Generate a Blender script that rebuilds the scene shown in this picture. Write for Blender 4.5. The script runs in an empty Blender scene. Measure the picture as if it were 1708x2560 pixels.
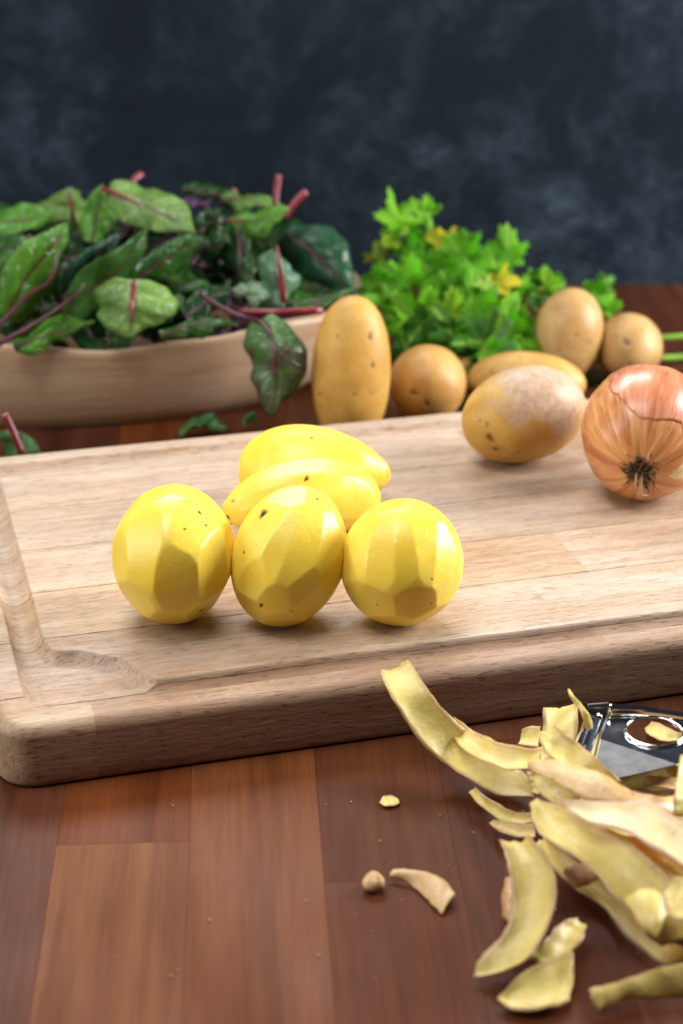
import bpy, bmesh, math, random
import numpy as np
from mathutils import Vector, Matrix

S = bpy.context.scene
C = S.collection
R = math.radians
rng = np.random.default_rng(7)
random.seed(7)

# ------------------------------------------------------------------ camera
cam = bpy.data.cameras.new('camera')
cam.sensor_fit = 'HORIZONTAL'
cam.sensor_width = 24.0
cam.lens = 24.0 * 4500 / 1708
cam.clip_start, cam.clip_end = 0.01, 20
cam.dof.use_dof = True
cam.dof.focus_distance = 0.835
cam.dof.aperture_fstop = 7.5
cam_o = bpy.data.objects.new('camera', cam)
cam_o.location = (0, 0, 0.41587)
cam_o.rotation_euler = (math.pi / 2 - math.atan(1960 / 4500), 0, 0)
C.objects.link(cam_o)
S.camera = cam_o

# ------------------------------------------------------------------ light of the room and added fill lamps
W = bpy.data.worlds.new('World')
S.world = W
W.use_nodes = True
W.node_tree.nodes['Background'].inputs[0].default_value = (0.80, 0.88, 1.0, 1)
W.node_tree.nodes['Background'].inputs[1].default_value = 0.02


def area(name, loc, aim, sx, sy, power, col):
    l = bpy.data.lights.new(name, 'AREA')
    l.shape = 'RECTANGLE'
    l.size, l.size_y, l.energy, l.color = sx, sy, power, col
    o = bpy.data.objects.new(name, l)
    o.location = loc
    o.rotation_euler = (Vector(aim) - Vector(loc)).to_track_quat('-Z', 'Y').to_euler()
    C.objects.link(o)


area('window_light', (1.00, 1.06, 0.46), (0.0, 0.86, 0.04), 0.42, 0.58, 20.0, (1.0, 0.98, 0.95))
area('back_window_light', (-0.15, 1.78, 1.05), (0.0, 0.90, 0.0), 1.0, 0.40, 15.0, (1.0, 0.98, 0.97))
area('top_fill_light', (-0.28, 0.62, 1.15), (0.0, 0.84, 0.0), 0.5, 0.5, 7.8, (1.0, 0.98, 0.95))  # unseen overhead fill, added to brighten the fronts of the potatoes
area('left_fill_light', (-1.00, 0.60, 0.50), (0.0, 0.90, 0.03), 0.6, 0.6, 6.0, (1.0, 0.96, 0.90))  # unseen fill from the left, added to lift the potatoes and bowl front
S.view_settings.view_transform = 'Standard'
S.view_settings.look = 'None'
S.view_settings.exposure = 0.30
S.view_settings.gamma = 1.0

# world-space measurements (metres), x right, y away from the camera, z up from the table top
POTS = {'P1': {'R': [(0.9998, 0.0, -0.0175), (-0.0175, 0.0, -0.9998), (0.0, 1.0, 0.0)],
         'ax': (0.0286, 0.0321, 0.0347),
         'c': (-0.0782, 0.7623, 0.0605),
         'planes': [(-0.3978, 0.5173, 0.7577, 0.95, -0.0474, 0.9267, -0.3727, 0.5), (0.4753, 0.7775, 0.4119, 0.945, 0.616, 0.7275, -0.302, 0.55), (0.2003, -0.0523, 0.9783, 0.918, -0.2978, 0.8869, -0.353, 0.65),
                    (0.7456, 0.0327, 0.6655, 0.935, 0.1495, 0.9164, -0.3714, 0.6), (-0.5815, -0.4423, 0.6828, 0.935, 0.7454, 0.6145, -0.2583, 0.85), (-0.8474, 0.1637, 0.505, 0.955, -0.0079, 0.9276, -0.3736, 0.8),
                    (-0.7384, 0.6727, -0.0476, 0.955, 0.5414, 0.7771, -0.3209, 0.8), (-0.3479, 0.9357, -0.0589, 0.955, 0.9503, 0.2839, -0.1281, 0.8), (0.1931, 0.9744, -0.1155, 0.96, 0.9743, -0.2133, 0.0719, 0.8),
                    (0.6848, 0.7105, -0.1623, 0.95, -0.5534, 0.7753, -0.3044, 0.8), (0.9547, 0.2505, 0.1606, 0.955, -0.0079, 0.9276, -0.3736, 0.7), (0.0564, -0.7105, 0.7014, 0.94, 0.9999, 0.0, -0.0144, 0.85),
                    (0.5231, -0.6534, 0.5472, 0.93, 0.9718, 0.2136, -0.1001, 0.85), (0.8567, -0.488, 0.1672, 0.95, 0.5414, 0.7771, -0.3209, 0.8)],
         'spots': [(0.4536, 0.838, 0.3035, 0.0017), (0.5563, 0.6923, 0.4596, 0.0012), (0.2486, 0.6974, 0.6722, 0.001), (0.455, -0.6988, 0.552, 0.0024)]},
  'P2': {'R': [(-0.866, -0.383, 0.3214), (0.5, -0.6634, 0.5567), (0.0, 0.6428, 0.766)],
         'ax': (0.0264, 0.0264, 0.0339),
         'c': (-0.0243, 0.7627, 0.0595),
         'planes': [(0.216, 0.9696, 0.1149, 0.94, -0.2898, 0.1342, 0.9476, 0.45), (-0.3053, 0.9504, 0.0594, 0.953, -0.2713, 0.1451, 0.9515, 0.45), (-0.6324, 0.7565, 0.1667, 0.935, -0.2338, 0.167, 0.9578, 0.45),
                    (-0.8638, 0.366, 0.3462, 0.95, -0.2148, 0.1778, 0.9603, 0.5), (0.1032, 0.7856, -0.6101, 0.945, -0.2898, 0.1342, 0.9476, 0.7), (-0.353, 0.5159, -0.7806, 0.943, -0.7344, -0.1915, 0.6512, 0.7),
                    (-0.7371, 0.4303, -0.5211, 0.94, -0.4932, 0.0028, 0.8699, 0.8), (0.0124, 0.6646, 0.7471, 0.94, -0.8842, -0.3911, 0.2554, 0.85), (-0.3772, 0.434, 0.8182, 0.945, -0.8821, -0.4709, -0.0111, 0.8),
                    (0.1371, 0.3478, -0.9275, 0.94, -0.8556, -0.4972, -0.1442, 0.85), (-0.2999, 0.0682, -0.9515, 0.94, -0.8842, -0.3911, 0.2554, 0.8), (-0.7635, 0.0801, -0.6408, 0.93, -0.7344, -0.1915, 0.6512, 0.85),
                    (0.4556, 0.8667, -0.2031, 0.955, -0.1376, 0.2203, 0.9657, 0.6), (-0.7053, -0.078, 0.7046, 0.955, 0.0582, 0.3182, 0.9462, 0.7), (-0.9711, 0.0422, -0.2351, 0.95, -0.3262, 0.1122, 0.9386, 0.8)],
         'spots': [(0.3034, 0.8425, 0.4451, 0.003), (0.4185, 0.8537, -0.3099, 0.0012), (-0.058, 0.4165, -0.9073, 0.0018), (-0.4664, 0.2067, -0.8601, 0.0008), (-0.2993, 0.3079, 0.9031, 0.0014)]},
  'P3': {'R': [(-0.766, -0.5675, 0.3018), (0.6428, -0.6764, 0.3596), (0.0, 0.4695, 0.8829)],
         'ax': (0.0286, 0.0286, 0.0299),
         'c': (0.0281, 0.7585, 0.0582),
         'planes': [(0.2601, 0.9614, 0.0903, 0.95, 0.1972, 0.1151, 0.9736, 0.5), (-0.1538, 0.9576, 0.2435, 0.94, 0.2396, 0.1464, 0.9598, 0.5), (-0.4511, 0.8145, 0.3647, 0.95, 0.2948, 0.1874, 0.937, 0.5),
                    (-0.6847, 0.5413, 0.488, 0.94, 0.3742, 0.2466, 0.894, 0.5), (-0.9472, 0.1487, 0.2839, 0.925, 0.1972, 0.1151, 0.9736, 0.65), (-0.1406, 0.6182, -0.7733, 0.918, -0.7287, -0.5441, 0.4158, 0.75),
                    (-0.7439, 0.2908, -0.6017, 0.922, -0.7691, -0.5698, 0.2896, 0.75), (-0.981, -0.0801, -0.1764, 0.94, -0.1678, -0.1513, 0.9741, 0.8), (0.4091, 0.8422, -0.3513, 0.95, 0.3996, 0.2656, 0.8774, 0.75),
                    (0.2216, 0.6818, -0.6971, 0.945, -0.1678, -0.1513, 0.9741, 0.8), (-0.3217, 0.177, -0.9301, 0.935, -0.7691, -0.5698, 0.2896, 0.8), (-0.6718, -0.1975, -0.7139, 0.94, -0.6424, -0.4863, 0.5922, 0.8),
                    (0.2279, 0.4923, 0.84, 0.945, -0.7691, -0.5698, 0.2896, 0.8), (-0.2178, 0.3343, 0.9169, 0.95, -0.8064, -0.5898, 0.0428, 0.8), (-0.7494, -0.2342, 0.6194, 0.955, 0.3996, 0.2656, 0.8774, 0.8),
                    (0.5519, 0.6516, 0.5204, 0.955, -0.4354, -0.3424, 0.8326, 0.8)],
         'spots': [(-0.9183, 0.3872, -0.0824, 0.0009), (-0.8738, 0.084, -0.479, 0.0008), (-0.1841, 0.5973, -0.7806, 0.0009)]},
  'P4': {'R': [(-0.2419, 0.0, 0.9703), (0.9703, -0.0, 0.2419), (0.0, 1.0, 0.0)],
         'ax': (0.0203, 0.0203, 0.0427),
         'c': (-0.0205, 0.8571, 0.0497),
         'planes': [(-0.7413, 0.2049, 0.6391, 0.9, 0.3491, 0.9282, 0.1286, 0.7), (-0.4498, 0.0348, -0.8924, 0.95, 0.1791, 0.89, 0.4194, 0.6), (-0.1835, 0.9765, -0.1131, 0.95, -0.3307, 0.3079, 0.8921, 0.25),
                    (-0.7526, 0.5866, -0.2993, 0.945, -0.2992, 0.3655, 0.8814, 0.25), (-0.7605, 0.6353, 0.1346, 0.955, -0.4039, 0.1557, 0.9014, 0.25), (-0.7335, 0.1056, -0.6714, 0.955, -0.0947, 0.6609, 0.7445, 0.3),
                    (-0.8462, -0.3044, 0.4374, 0.96, -0.4653, 0.0, 0.8852, 0.4)],
         'spots': [(-0.6247, 0.7807, -0.0144, 0.002), (-0.131, 0.2066, -0.9696, 0.0014), (-0.053, -0.2053, -0.9773, 0.0042), (-0.3036, 0.8314, -0.4654, 0.0007), (-0.1193, -0.0388, -0.9921, 0.002)],
         'strips': []},
  'P5': {'R': [(0.1392, -0.0, 0.9903), (0.9903, 0.0, -0.1392), (0.0, 1.0, 0.0)],
         'ax': (0.0211, 0.0211, 0.0418),
         'c': (-0.0153, 0.8947, 0.0505),
         'planes': [(-0.4073, 0.374, 0.8332, 0.94, 0.4326, 0.8891, 0.1494, 0.6), (-0.4027, 0.5431, -0.7368, 0.93, 0.4466, 0.8606, 0.2448, 0.6), (-0.5013, 0.0134, -0.8651, 0.955, 0.4157, 0.9075, 0.0595, 0.6),
                    (-0.0017, 0.9514, -0.3079, 0.95, 0.1586, -0.2444, 0.9566, 0.25), (-0.5431, 0.8298, 0.1281, 0.945, 0.0588, -0.4347, 0.8987, 0.25), (-0.6525, 0.6871, -0.3194, 0.95, 0.2012, -0.1543, 0.9673, 0.25),
                    (-0.5254, 0.7214, 0.4511, 0.96, -0.0326, -0.5861, 0.8096, 0.3)],
         'spots': [(-0.3674, 0.9296, 0.0298, 0.0013), (-0.0958, -0.2875, 0.953, 0.002), (-0.0995, -0.2984, 0.9492, 0.0012)],
         'strips': []},
  'U1': {'R': [(1.0, 0.0, 0.0182), (0.0, 0.9945, 0.1029), (0.0, -0.1029, 0.9945)],
         'ax': (0.0247, 0.0247, 0.0477),
         'c': (0.0062, 1.068, 0.0461),
         'spots': [(0.3285, -0.5291, 0.7824, 0.0022), (0.5135, -0.7942, 0.325, 0.0018), (0.0764, -0.9291, -0.362, 0.0012), (-0.7204, -0.5445, -0.4296, 0.0014), (-0.2759, -0.5455, 0.7914, 0.001),
                   (0.0112, -0.3919, 0.9199, 0.001)]},
  'U2': {'R': [(1.0, -0.0, 0.0), (0.0, 0.0, -1.0), (0.0, 1.0, 0.0)],
         'ax': (0.0247, 0.0247, 0.0268),
         'c': (0.0555, 1.105, 0.024),
         'spots': [(-0.3625, 0.0934, 0.9273, 0.0026), (-0.0368, -0.1614, 0.9862, 0.002), (0.7014, 0.0721, 0.7091, 0.0012)]},
  'U3': {'R': [(-0.342, -0.1308, 0.9305), (0.9397, -0.0476, 0.3387), (0.0, 0.9903, 0.1392)],
         'ax': (0.0273, 0.0273, 0.0367),
         'c': (0.1038, 0.9618, 0.0567),
         'spots': [(-0.4947, -0.0076, -0.869, 0.0026), (-0.527, -0.247, -0.8132, 0.0018), (-0.3133, 0.2541, -0.915, 0.001), (-0.7589, -0.3765, -0.5313, 0.001)]},
  'U4': {'R': [(0.2079, -0.0, 0.9781), (0.9781, 0.0, -0.2079), (0.0, 1.0, 0.0)],
         'ax': (0.0196, 0.0196, 0.0392),
         'c': (0.1219, 1.125, 0.0191),
         'spots': [(-0.2989, 0.932, -0.205, 0.001), (-0.4765, 0.3493, -0.8068, 0.001)]},
  'U5': {'R': [(-0.866, -0.4636, 0.1873), (0.5, -0.803, 0.3244), (0.0, 0.3746, 0.9272)],
         'ax': (0.0231, 0.0231, 0.0337),
         'c': (0.1551, 1.1805, 0.0315),
         'spots': [(-0.1071, 0.8458, 0.5226, 0.001), (-0.5708, 0.8183, 0.0679, 0.0012), (-0.1741, 0.8909, -0.4195, 0.001)]},
  'U6': {'R': [(1.0, -0.0, 0.0), (0.0, 0.0, -1.0), (0.0, 1.0, 0.0)],
         'ax': (0.023, 0.023, 0.0268),
         'c': (0.1983, 1.1866, 0.0223),
         'spots': [(-0.2088, 0.4379, 0.8744, 0.0028), (0.2452, 0.716, 0.6536, 0.001), (-0.495, 0.5734, 0.6529, 0.001)]},
  'U7': {'R': [(0.0, 0.0, 1.0), (1.0, 0.0, 0.0), (0.0, 1.0, 0.0)], 'ax': (0.0124, 0.0124, 0.0124), 'c': (0.0836, 1.165, 0.012), 'spots': []}}
ONION = {'R': [(0.9744, -0.0506, -0.2192), (-0.225, -0.2192, -0.9494), (0.0, 0.9744, -0.225)], 'ax': (0.0356, 0.0356, 0.0392), 'c': (0.1657, 0.9124, 0.0658)}
PEELS = [('long curved peel leaning from the cutting board edge down to the table', 'in', -2,
   [((0.0165, 0.6937, 0.037), (0.0292, 0.7011, 0.039)), ((0.0205, 0.6777, 0.034), (0.0367, 0.6828, 0.036)), ((0.0274, 0.6693, 0.027), (0.0436, 0.6769, 0.028)), ((0.0343, 0.6637, 0.019), (0.0521, 0.6739, 0.02)),
    ((0.0431, 0.6601, 0.012), (0.0606, 0.671, 0.013)), ((0.054, 0.6524, 0.007), (0.0715, 0.6632, 0.009)), ((0.0656, 0.6461, 0.004), (0.0783, 0.656, 0.008)), ((0.0801, 0.644, 0.005), (0.0811, 0.6456, 0.007))]),
  ('pale peel lying across the long peel that leans on the board', 'in', -2,
   [((0.0476, 0.6756, 0.017), (0.0494, 0.6832, 0.02)), ((0.0522, 0.6587, 0.018), (0.0571, 0.6703, 0.021)), ((0.061, 0.6472, 0.019), (0.0676, 0.6561, 0.023)), ((0.0709, 0.6401, 0.02), (0.0772, 0.6512, 0.024)),
    ((0.0819, 0.6377, 0.021), (0.0855, 0.6518, 0.024))]),
  ('broad peel standing on end against the peeler blade', 'in', -2,
   [((0.0861, 0.6703, 0.032), (0.1008, 0.6755, 0.032)), ((0.0853, 0.662, 0.028), (0.1003, 0.6658, 0.029)), ((0.084, 0.6544, 0.024), (0.0991, 0.6581, 0.025)), ((0.0818, 0.6453, 0.02), (0.0984, 0.6506, 0.021)),
    ((0.081, 0.6398, 0.016), (0.097, 0.645, 0.017))]),
  ('twisted peel with a brown skin knob slanting right behind the rolled peel', 'in', -2.5,
   [((0.0817, 0.6448, 0.036), (0.0883, 0.6453, 0.038)), ((0.0811, 0.6361, 0.036), (0.0922, 0.6396, 0.037)), ((0.0827, 0.6292, 0.034), (0.0968, 0.6361, 0.035)), ((0.0885, 0.6249, 0.032), (0.1014, 0.6291, 0.033)),
    ((0.0961, 0.6206, 0.03), (0.1061, 0.624, 0.031)), ((0.1066, 0.6124, 0.027), (0.112, 0.6206, 0.028))]),
  ('rolled tan peel with dark specks, skin side up, in front of the peeler', 'skin', 1.6,
   [((0.0737, 0.6126, 0.038), (0.0754, 0.6192, 0.038)), ((0.0766, 0.6062, 0.04), (0.0826, 0.6152, 0.042)), ((0.0832, 0.5966, 0.042), (0.0895, 0.6078, 0.044)), ((0.09, 0.5895, 0.042), (0.0974, 0.6029, 0.044)),
    ((0.0993, 0.5842, 0.042), (0.1057, 0.595, 0.044)), ((0.109, 0.5812, 0.04), (0.1127, 0.5903, 0.042)), ((0.1189, 0.5844, 0.036), (0.1221, 0.5943, 0.038)), ((0.1292, 0.589, 0.032), (0.1313, 0.5998, 0.034))]),
  ('thin sliver of peel stuck upright on the peeler blade', 'in', 1,
   [((0.0953, 0.6659, 0.044), (0.0963, 0.6667, 0.044)), ((0.0955, 0.6614, 0.044), (0.0978, 0.6596, 0.044)), ((0.0977, 0.6579, 0.042), (0.1004, 0.6576, 0.042)), ((0.0996, 0.6541, 0.04), (0.1027, 0.6532, 0.04)),
    ((0.1011, 0.6511, 0.036), (0.1049, 0.6534, 0.036)), ((0.1024, 0.6514, 0.033), (0.1047, 0.6526, 0.033))]),
  ('short tan peel behind the broad standing peel', 'in', -1.5, [((0.0764, 0.6728, 0.013), (0.0785, 0.6797, 0.016)), ((0.0795, 0.671, 0.013), (0.0817, 0.6808, 0.017)), ((0.0846, 0.6701, 0.013), (0.0865, 0.6808, 0.017))]),
  ('pale peel rising at the frame edge beside the rolled peel', 'in', -2,
   [((0.1332, 0.6086, 0.046), (0.1405, 0.611, 0.046)), ((0.1286, 0.5934, 0.045), (0.138, 0.5965, 0.045)), ((0.1264, 0.5826, 0.044), (0.1358, 0.5841, 0.044)), ((0.1245, 0.5767, 0.04), (0.1348, 0.5767, 0.04))]),
  ('narrow peel with a curled edge reaching left onto bare table', 'in', -2,
   [((0.0535, 0.6432, 0.008), (0.0559, 0.6423, 0.011)), ((0.0565, 0.6364, 0.007), (0.0587, 0.6368, 0.011)), ((0.0614, 0.6282, 0.007), (0.0636, 0.6301, 0.011)), ((0.0663, 0.6225, 0.007), (0.0685, 0.6244, 0.011)),
    ((0.0722, 0.6191, 0.008), (0.0733, 0.6228, 0.011)), ((0.0783, 0.6187, 0.009), (0.0785, 0.6216, 0.012))]),
  ('short brown tipped peel under the narrow curled peel', 'in', -1.5,
   [((0.0601, 0.6243, 0.005), (0.062, 0.6248, 0.006)), ((0.064, 0.6164, 0.006), (0.0679, 0.6207, 0.008)), ((0.0698, 0.6114, 0.007), (0.0728, 0.6171, 0.009)), ((0.0774, 0.6084, 0.008), (0.0779, 0.6148, 0.01))]),
  ('widest olive yellow peel running down the middle of the heap', 'in', -4,
   [((0.0729, 0.5936, 0.034), (0.0759, 0.5964, 0.035)), ((0.0737, 0.5814, 0.032), (0.0834, 0.5882, 0.036)), ((0.0771, 0.5704, 0.032), (0.0914, 0.5783, 0.037)), ((0.0852, 0.5594, 0.033), (0.1006, 0.5673, 0.038)),
    ((0.0932, 0.5489, 0.032), (0.1094, 0.5552, 0.037)), ((0.0975, 0.5408, 0.029), (0.1163, 0.5471, 0.035)), ((0.1043, 0.535, 0.026), (0.122, 0.5379, 0.032)), ((0.1073, 0.5295, 0.022), (0.1273, 0.5304, 0.028)),
    ((0.114, 0.526, 0.018), (0.1271, 0.527, 0.022))]),
  ('pale pinkish peel lying on top of the heap', 'in', -1.2,
   [((0.0829, 0.582, 0.04), (0.0826, 0.583, 0.041)), ((0.0881, 0.5736, 0.042), (0.0879, 0.5798, 0.044)), ((0.0928, 0.5659, 0.043), (0.0976, 0.5761, 0.046)), ((0.1039, 0.5587, 0.044), (0.1083, 0.574, 0.048)),
    ((0.1127, 0.5488, 0.044), (0.1167, 0.5703, 0.048)), ((0.1225, 0.541, 0.042), (0.1255, 0.5602, 0.046)), ((0.1271, 0.5357, 0.042), (0.1303, 0.5545, 0.046))]),
  ('broad crescent peel hanging off the front of the heap to a sharp point', 'in', -3,
   [((0.0619, 0.5845, 0.022), (0.0721, 0.5838, 0.026)), ((0.0624, 0.5743, 0.022), (0.0764, 0.5721, 0.025)), ((0.0631, 0.5616, 0.02), (0.0797, 0.5622, 0.023)), ((0.0633, 0.5514, 0.016), (0.0794, 0.5506, 0.02)),
    ((0.0603, 0.543, 0.012), (0.0759, 0.5389, 0.016)), ((0.0544, 0.5373, 0.007), (0.0695, 0.5301, 0.012)), ((0.0502, 0.5317, 0.004), (0.0605, 0.5251, 0.008)), ((0.0479, 0.5286, 0.003), (0.0483, 0.528, 0.003))]),
  ('narrow brown peel half hidden behind the broad crescent', 'skin', 1.5,
   [((0.0629, 0.5815, 0.008), (0.0668, 0.5794, 0.01)), ((0.0609, 0.5701, 0.007), (0.0659, 0.5687, 0.009)), ((0.0603, 0.5618, 0.006), (0.0652, 0.5604, 0.008)), ((0.0624, 0.5571, 0.005), (0.0656, 0.555, 0.007))]),
  ('squared peel with a brown eye under the crescent', 'in', -1.5,
   [((0.0873, 0.5534, 0.01), (0.0913, 0.5507, 0.008)), ((0.0809, 0.5482, 0.012), (0.0875, 0.5438, 0.007)), ((0.076, 0.5403, 0.013), (0.0823, 0.5367, 0.006)), ((0.0713, 0.5326, 0.013), (0.0752, 0.5289, 0.005)),
    ((0.0677, 0.5276, 0.012), (0.0689, 0.5298, 0.006))]),
  ('fan shaped peel nearest the bottom lying flat with a notched side', 'in', -2,
   [((0.0554, 0.5158, 0.003), (0.0555, 0.5155, 0.004)), ((0.0588, 0.5111, 0.0025), (0.0618, 0.5211, 0.006)), ((0.0647, 0.5091, 0.0025), (0.0685, 0.5266, 0.008)), ((0.0717, 0.5099, 0.0025), (0.0769, 0.5316, 0.008)),
    ((0.0766, 0.5117, 0.0025), (0.0837, 0.5354, 0.008)), ((0.0803, 0.514, 0.003), (0.0838, 0.5279, 0.007))]),
  ('smooth pale peel lying alone at the lower edge of the table', 'in', 1.2,
   [((0.0888, 0.512, 0.004), (0.0875, 0.5149, 0.008)), ((0.0921, 0.5099, 0.003), (0.0954, 0.5167, 0.009)), ((0.1018, 0.5156, 0.003), (0.1067, 0.5203, 0.01)), ((0.1118, 0.5156, 0.003), (0.1158, 0.5239, 0.011)),
    ((0.1268, 0.517, 0.003), (0.128, 0.527, 0.011))]),
  ('long green yellow peel beneath the heap sloping to the lower right', 'in', -2,
   [((0.0781, 0.6068, 0.007), (0.0814, 0.61, 0.009)), ((0.082, 0.5931, 0.006), (0.0866, 0.5978, 0.01)), ((0.0907, 0.5793, 0.005), (0.0953, 0.5844, 0.01)), ((0.1004, 0.5666, 0.004), (0.1024, 0.5743, 0.01)),
    ((0.1061, 0.5511, 0.004), (0.1088, 0.5611, 0.01)), ((0.1118, 0.5406, 0.004), (0.1146, 0.5509, 0.01)), ((0.1179, 0.5336, 0.004), (0.1207, 0.5391, 0.01)), ((0.1285, 0.5355, 0.004), (0.1294, 0.534, 0.01))]),
  ('small brown peel chip tucked under the widest peel', 'skin', 1.5,
   [((0.0845, 0.5741, 0.016), (0.0863, 0.5758, 0.017)), ((0.0872, 0.5656, 0.016), (0.0913, 0.5765, 0.019)), ((0.0927, 0.5661, 0.016), (0.0967, 0.5729, 0.019)), ((0.0981, 0.5698, 0.016), (0.099, 0.5715, 0.018))]),
  ('ragged pale peel end poking in beside the widest peel', 'in', -1.5,
   [((0.1119, 0.5204, 0.044), (0.1161, 0.5273, 0.046)), ((0.112, 0.5155, 0.043), (0.1197, 0.5267, 0.046)), ((0.112, 0.5102, 0.042), (0.1246, 0.5234, 0.046)), ((0.1167, 0.5081, 0.042), (0.1249, 0.516, 0.044))]),
  ('orange tinted peel sheltered under the pale pinkish peel', 'in', -3,
   [((0.104, 0.5718, 0.033), (0.1051, 0.5695, 0.036)), ((0.1126, 0.5583, 0.033), (0.1131, 0.5637, 0.038)), ((0.1185, 0.5458, 0.034), (0.1192, 0.5523, 0.039)), ((0.1279, 0.5364, 0.034), (0.1287, 0.5427, 0.039))]),
  ('curled pale peel flap at the end of the widest peel', 'in', 3,
   [((0.1007, 0.5299, 0.034), (0.1031, 0.533, 0.035)), ((0.1016, 0.5233, 0.035), (0.1085, 0.5341, 0.038)), ((0.1044, 0.5159, 0.034), (0.1134, 0.5308, 0.038)), ((0.1093, 0.5124, 0.032), (0.1134, 0.5207, 0.036))]),
  ('yellow peel showing below the rolled tan peel', 'in', -2,
   [((0.0771, 0.623, 0.028), (0.0788, 0.6236, 0.029)), ((0.0782, 0.6124, 0.028), (0.0843, 0.6174, 0.031)), ((0.0818, 0.6021, 0.029), (0.0894, 0.6093, 0.032)), ((0.0893, 0.6006, 0.03), (0.0933, 0.6026, 0.032)),
    ((0.0938, 0.6021, 0.03), (0.0943, 0.6029, 0.031))]),
  ('olive peel lying under the peeler handle', 'in', -1.5,
   [((0.1116, 0.6427, 0.012), (0.1163, 0.6447, 0.014)), ((0.12, 0.6377, 0.012), (0.1258, 0.6473, 0.015)), ((0.1288, 0.636, 0.012), (0.1341, 0.6483, 0.016)), ((0.139, 0.6377, 0.012), (0.1437, 0.6518, 0.016)),
    ((0.1481, 0.6377, 0.012), (0.1503, 0.6518, 0.016))]),
  ('yellow peel on the table seen through the round hole of the peeler', 'in', -1,
   [((0.1367, 0.7052, 0.0025), (0.1396, 0.7073, 0.004)), ((0.1373, 0.6979, 0.0025), (0.1441, 0.7045, 0.0045)), ((0.1425, 0.6937, 0.0025), (0.149, 0.6983, 0.0045)), ((0.1487, 0.6931, 0.0025), (0.153, 0.696, 0.0045))]),
  ('speckled peel on the table between peeler blade and handle', 'in', -1,
   [((0.1053, 0.6731, 0.004), (0.1092, 0.6863, 0.006)), ((0.1081, 0.6696, 0.004), (0.1123, 0.692, 0.006)), ((0.1126, 0.6678, 0.004), (0.115, 0.6939, 0.006))]),
  ('narrow yellow peel dropping behind the rolled peel end', 'in', -1,
   [((0.0775, 0.6498, 0.014), (0.0811, 0.6491, 0.015)), ((0.0782, 0.6429, 0.013), (0.0817, 0.6413, 0.014)), ((0.079, 0.636, 0.012), (0.0824, 0.6344, 0.013))]),
  ('short bright peel on bare table left of the heap', 'skin', 1,
   [((0.0187, 0.5908, 0.002), (0.0201, 0.5938, 0.004)), ((0.0243, 0.5893, 0.002), (0.0277, 0.5916, 0.005)), ((0.0308, 0.5812, 0.0016), (0.0354, 0.5894, 0.005)), ((0.0347, 0.5731, 0.0016), (0.041, 0.5836, 0.005)),
    ((0.0382, 0.5678, 0.0016), (0.0437, 0.5771, 0.004))]),
  ('thin beige flake lying flat near the board', 'in', -0.3,
   [((0.0159, 0.6459, 0.0012), (0.0165, 0.6468, 0.0013)), ((0.0181, 0.6429, 0.0012), (0.0178, 0.6497, 0.0016)), ((0.0218, 0.6429, 0.0012), (0.0216, 0.6504, 0.0016)), ((0.0244, 0.6454, 0.0012), (0.0242, 0.6473, 0.0014))]),
  ('flat peel at the bottom of the heap under the widest peel', 'in', -2,
   [((0.0778, 0.6072, 0.014), (0.081, 0.6135, 0.016)), ((0.0849, 0.5919, 0.014), (0.0926, 0.6011, 0.018)), ((0.0925, 0.5845, 0.014), (0.1035, 0.592, 0.018)), ((0.1047, 0.5801, 0.012), (0.1117, 0.583, 0.016))]),
  ('dull yellow peel buried below the long green yellow peel', 'skin', 2,
   [((0.1042, 0.5889, 0.012), (0.1105, 0.5919, 0.014)), ((0.1102, 0.5715, 0.012), (0.1186, 0.5787, 0.015)), ((0.117, 0.5563, 0.011), (0.1283, 0.5659, 0.014)), ((0.1255, 0.5443, 0.01), (0.1321, 0.5508, 0.014))]),
  ('broad peel buried in the middle of the heap behind the pinkish peel', 'in', -2,
   [((0.0931, 0.6075, 0.024), (0.0955, 0.614, 0.026)), ((0.1059, 0.5936, 0.024), (0.1119, 0.6076, 0.028)), ((0.1217, 0.586, 0.024), (0.1287, 0.6045, 0.028)), ((0.1356, 0.5743, 0.024), (0.1396, 0.5982, 0.028))])]
HUSK = (0.0126, 0.5865, 0.004)
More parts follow.
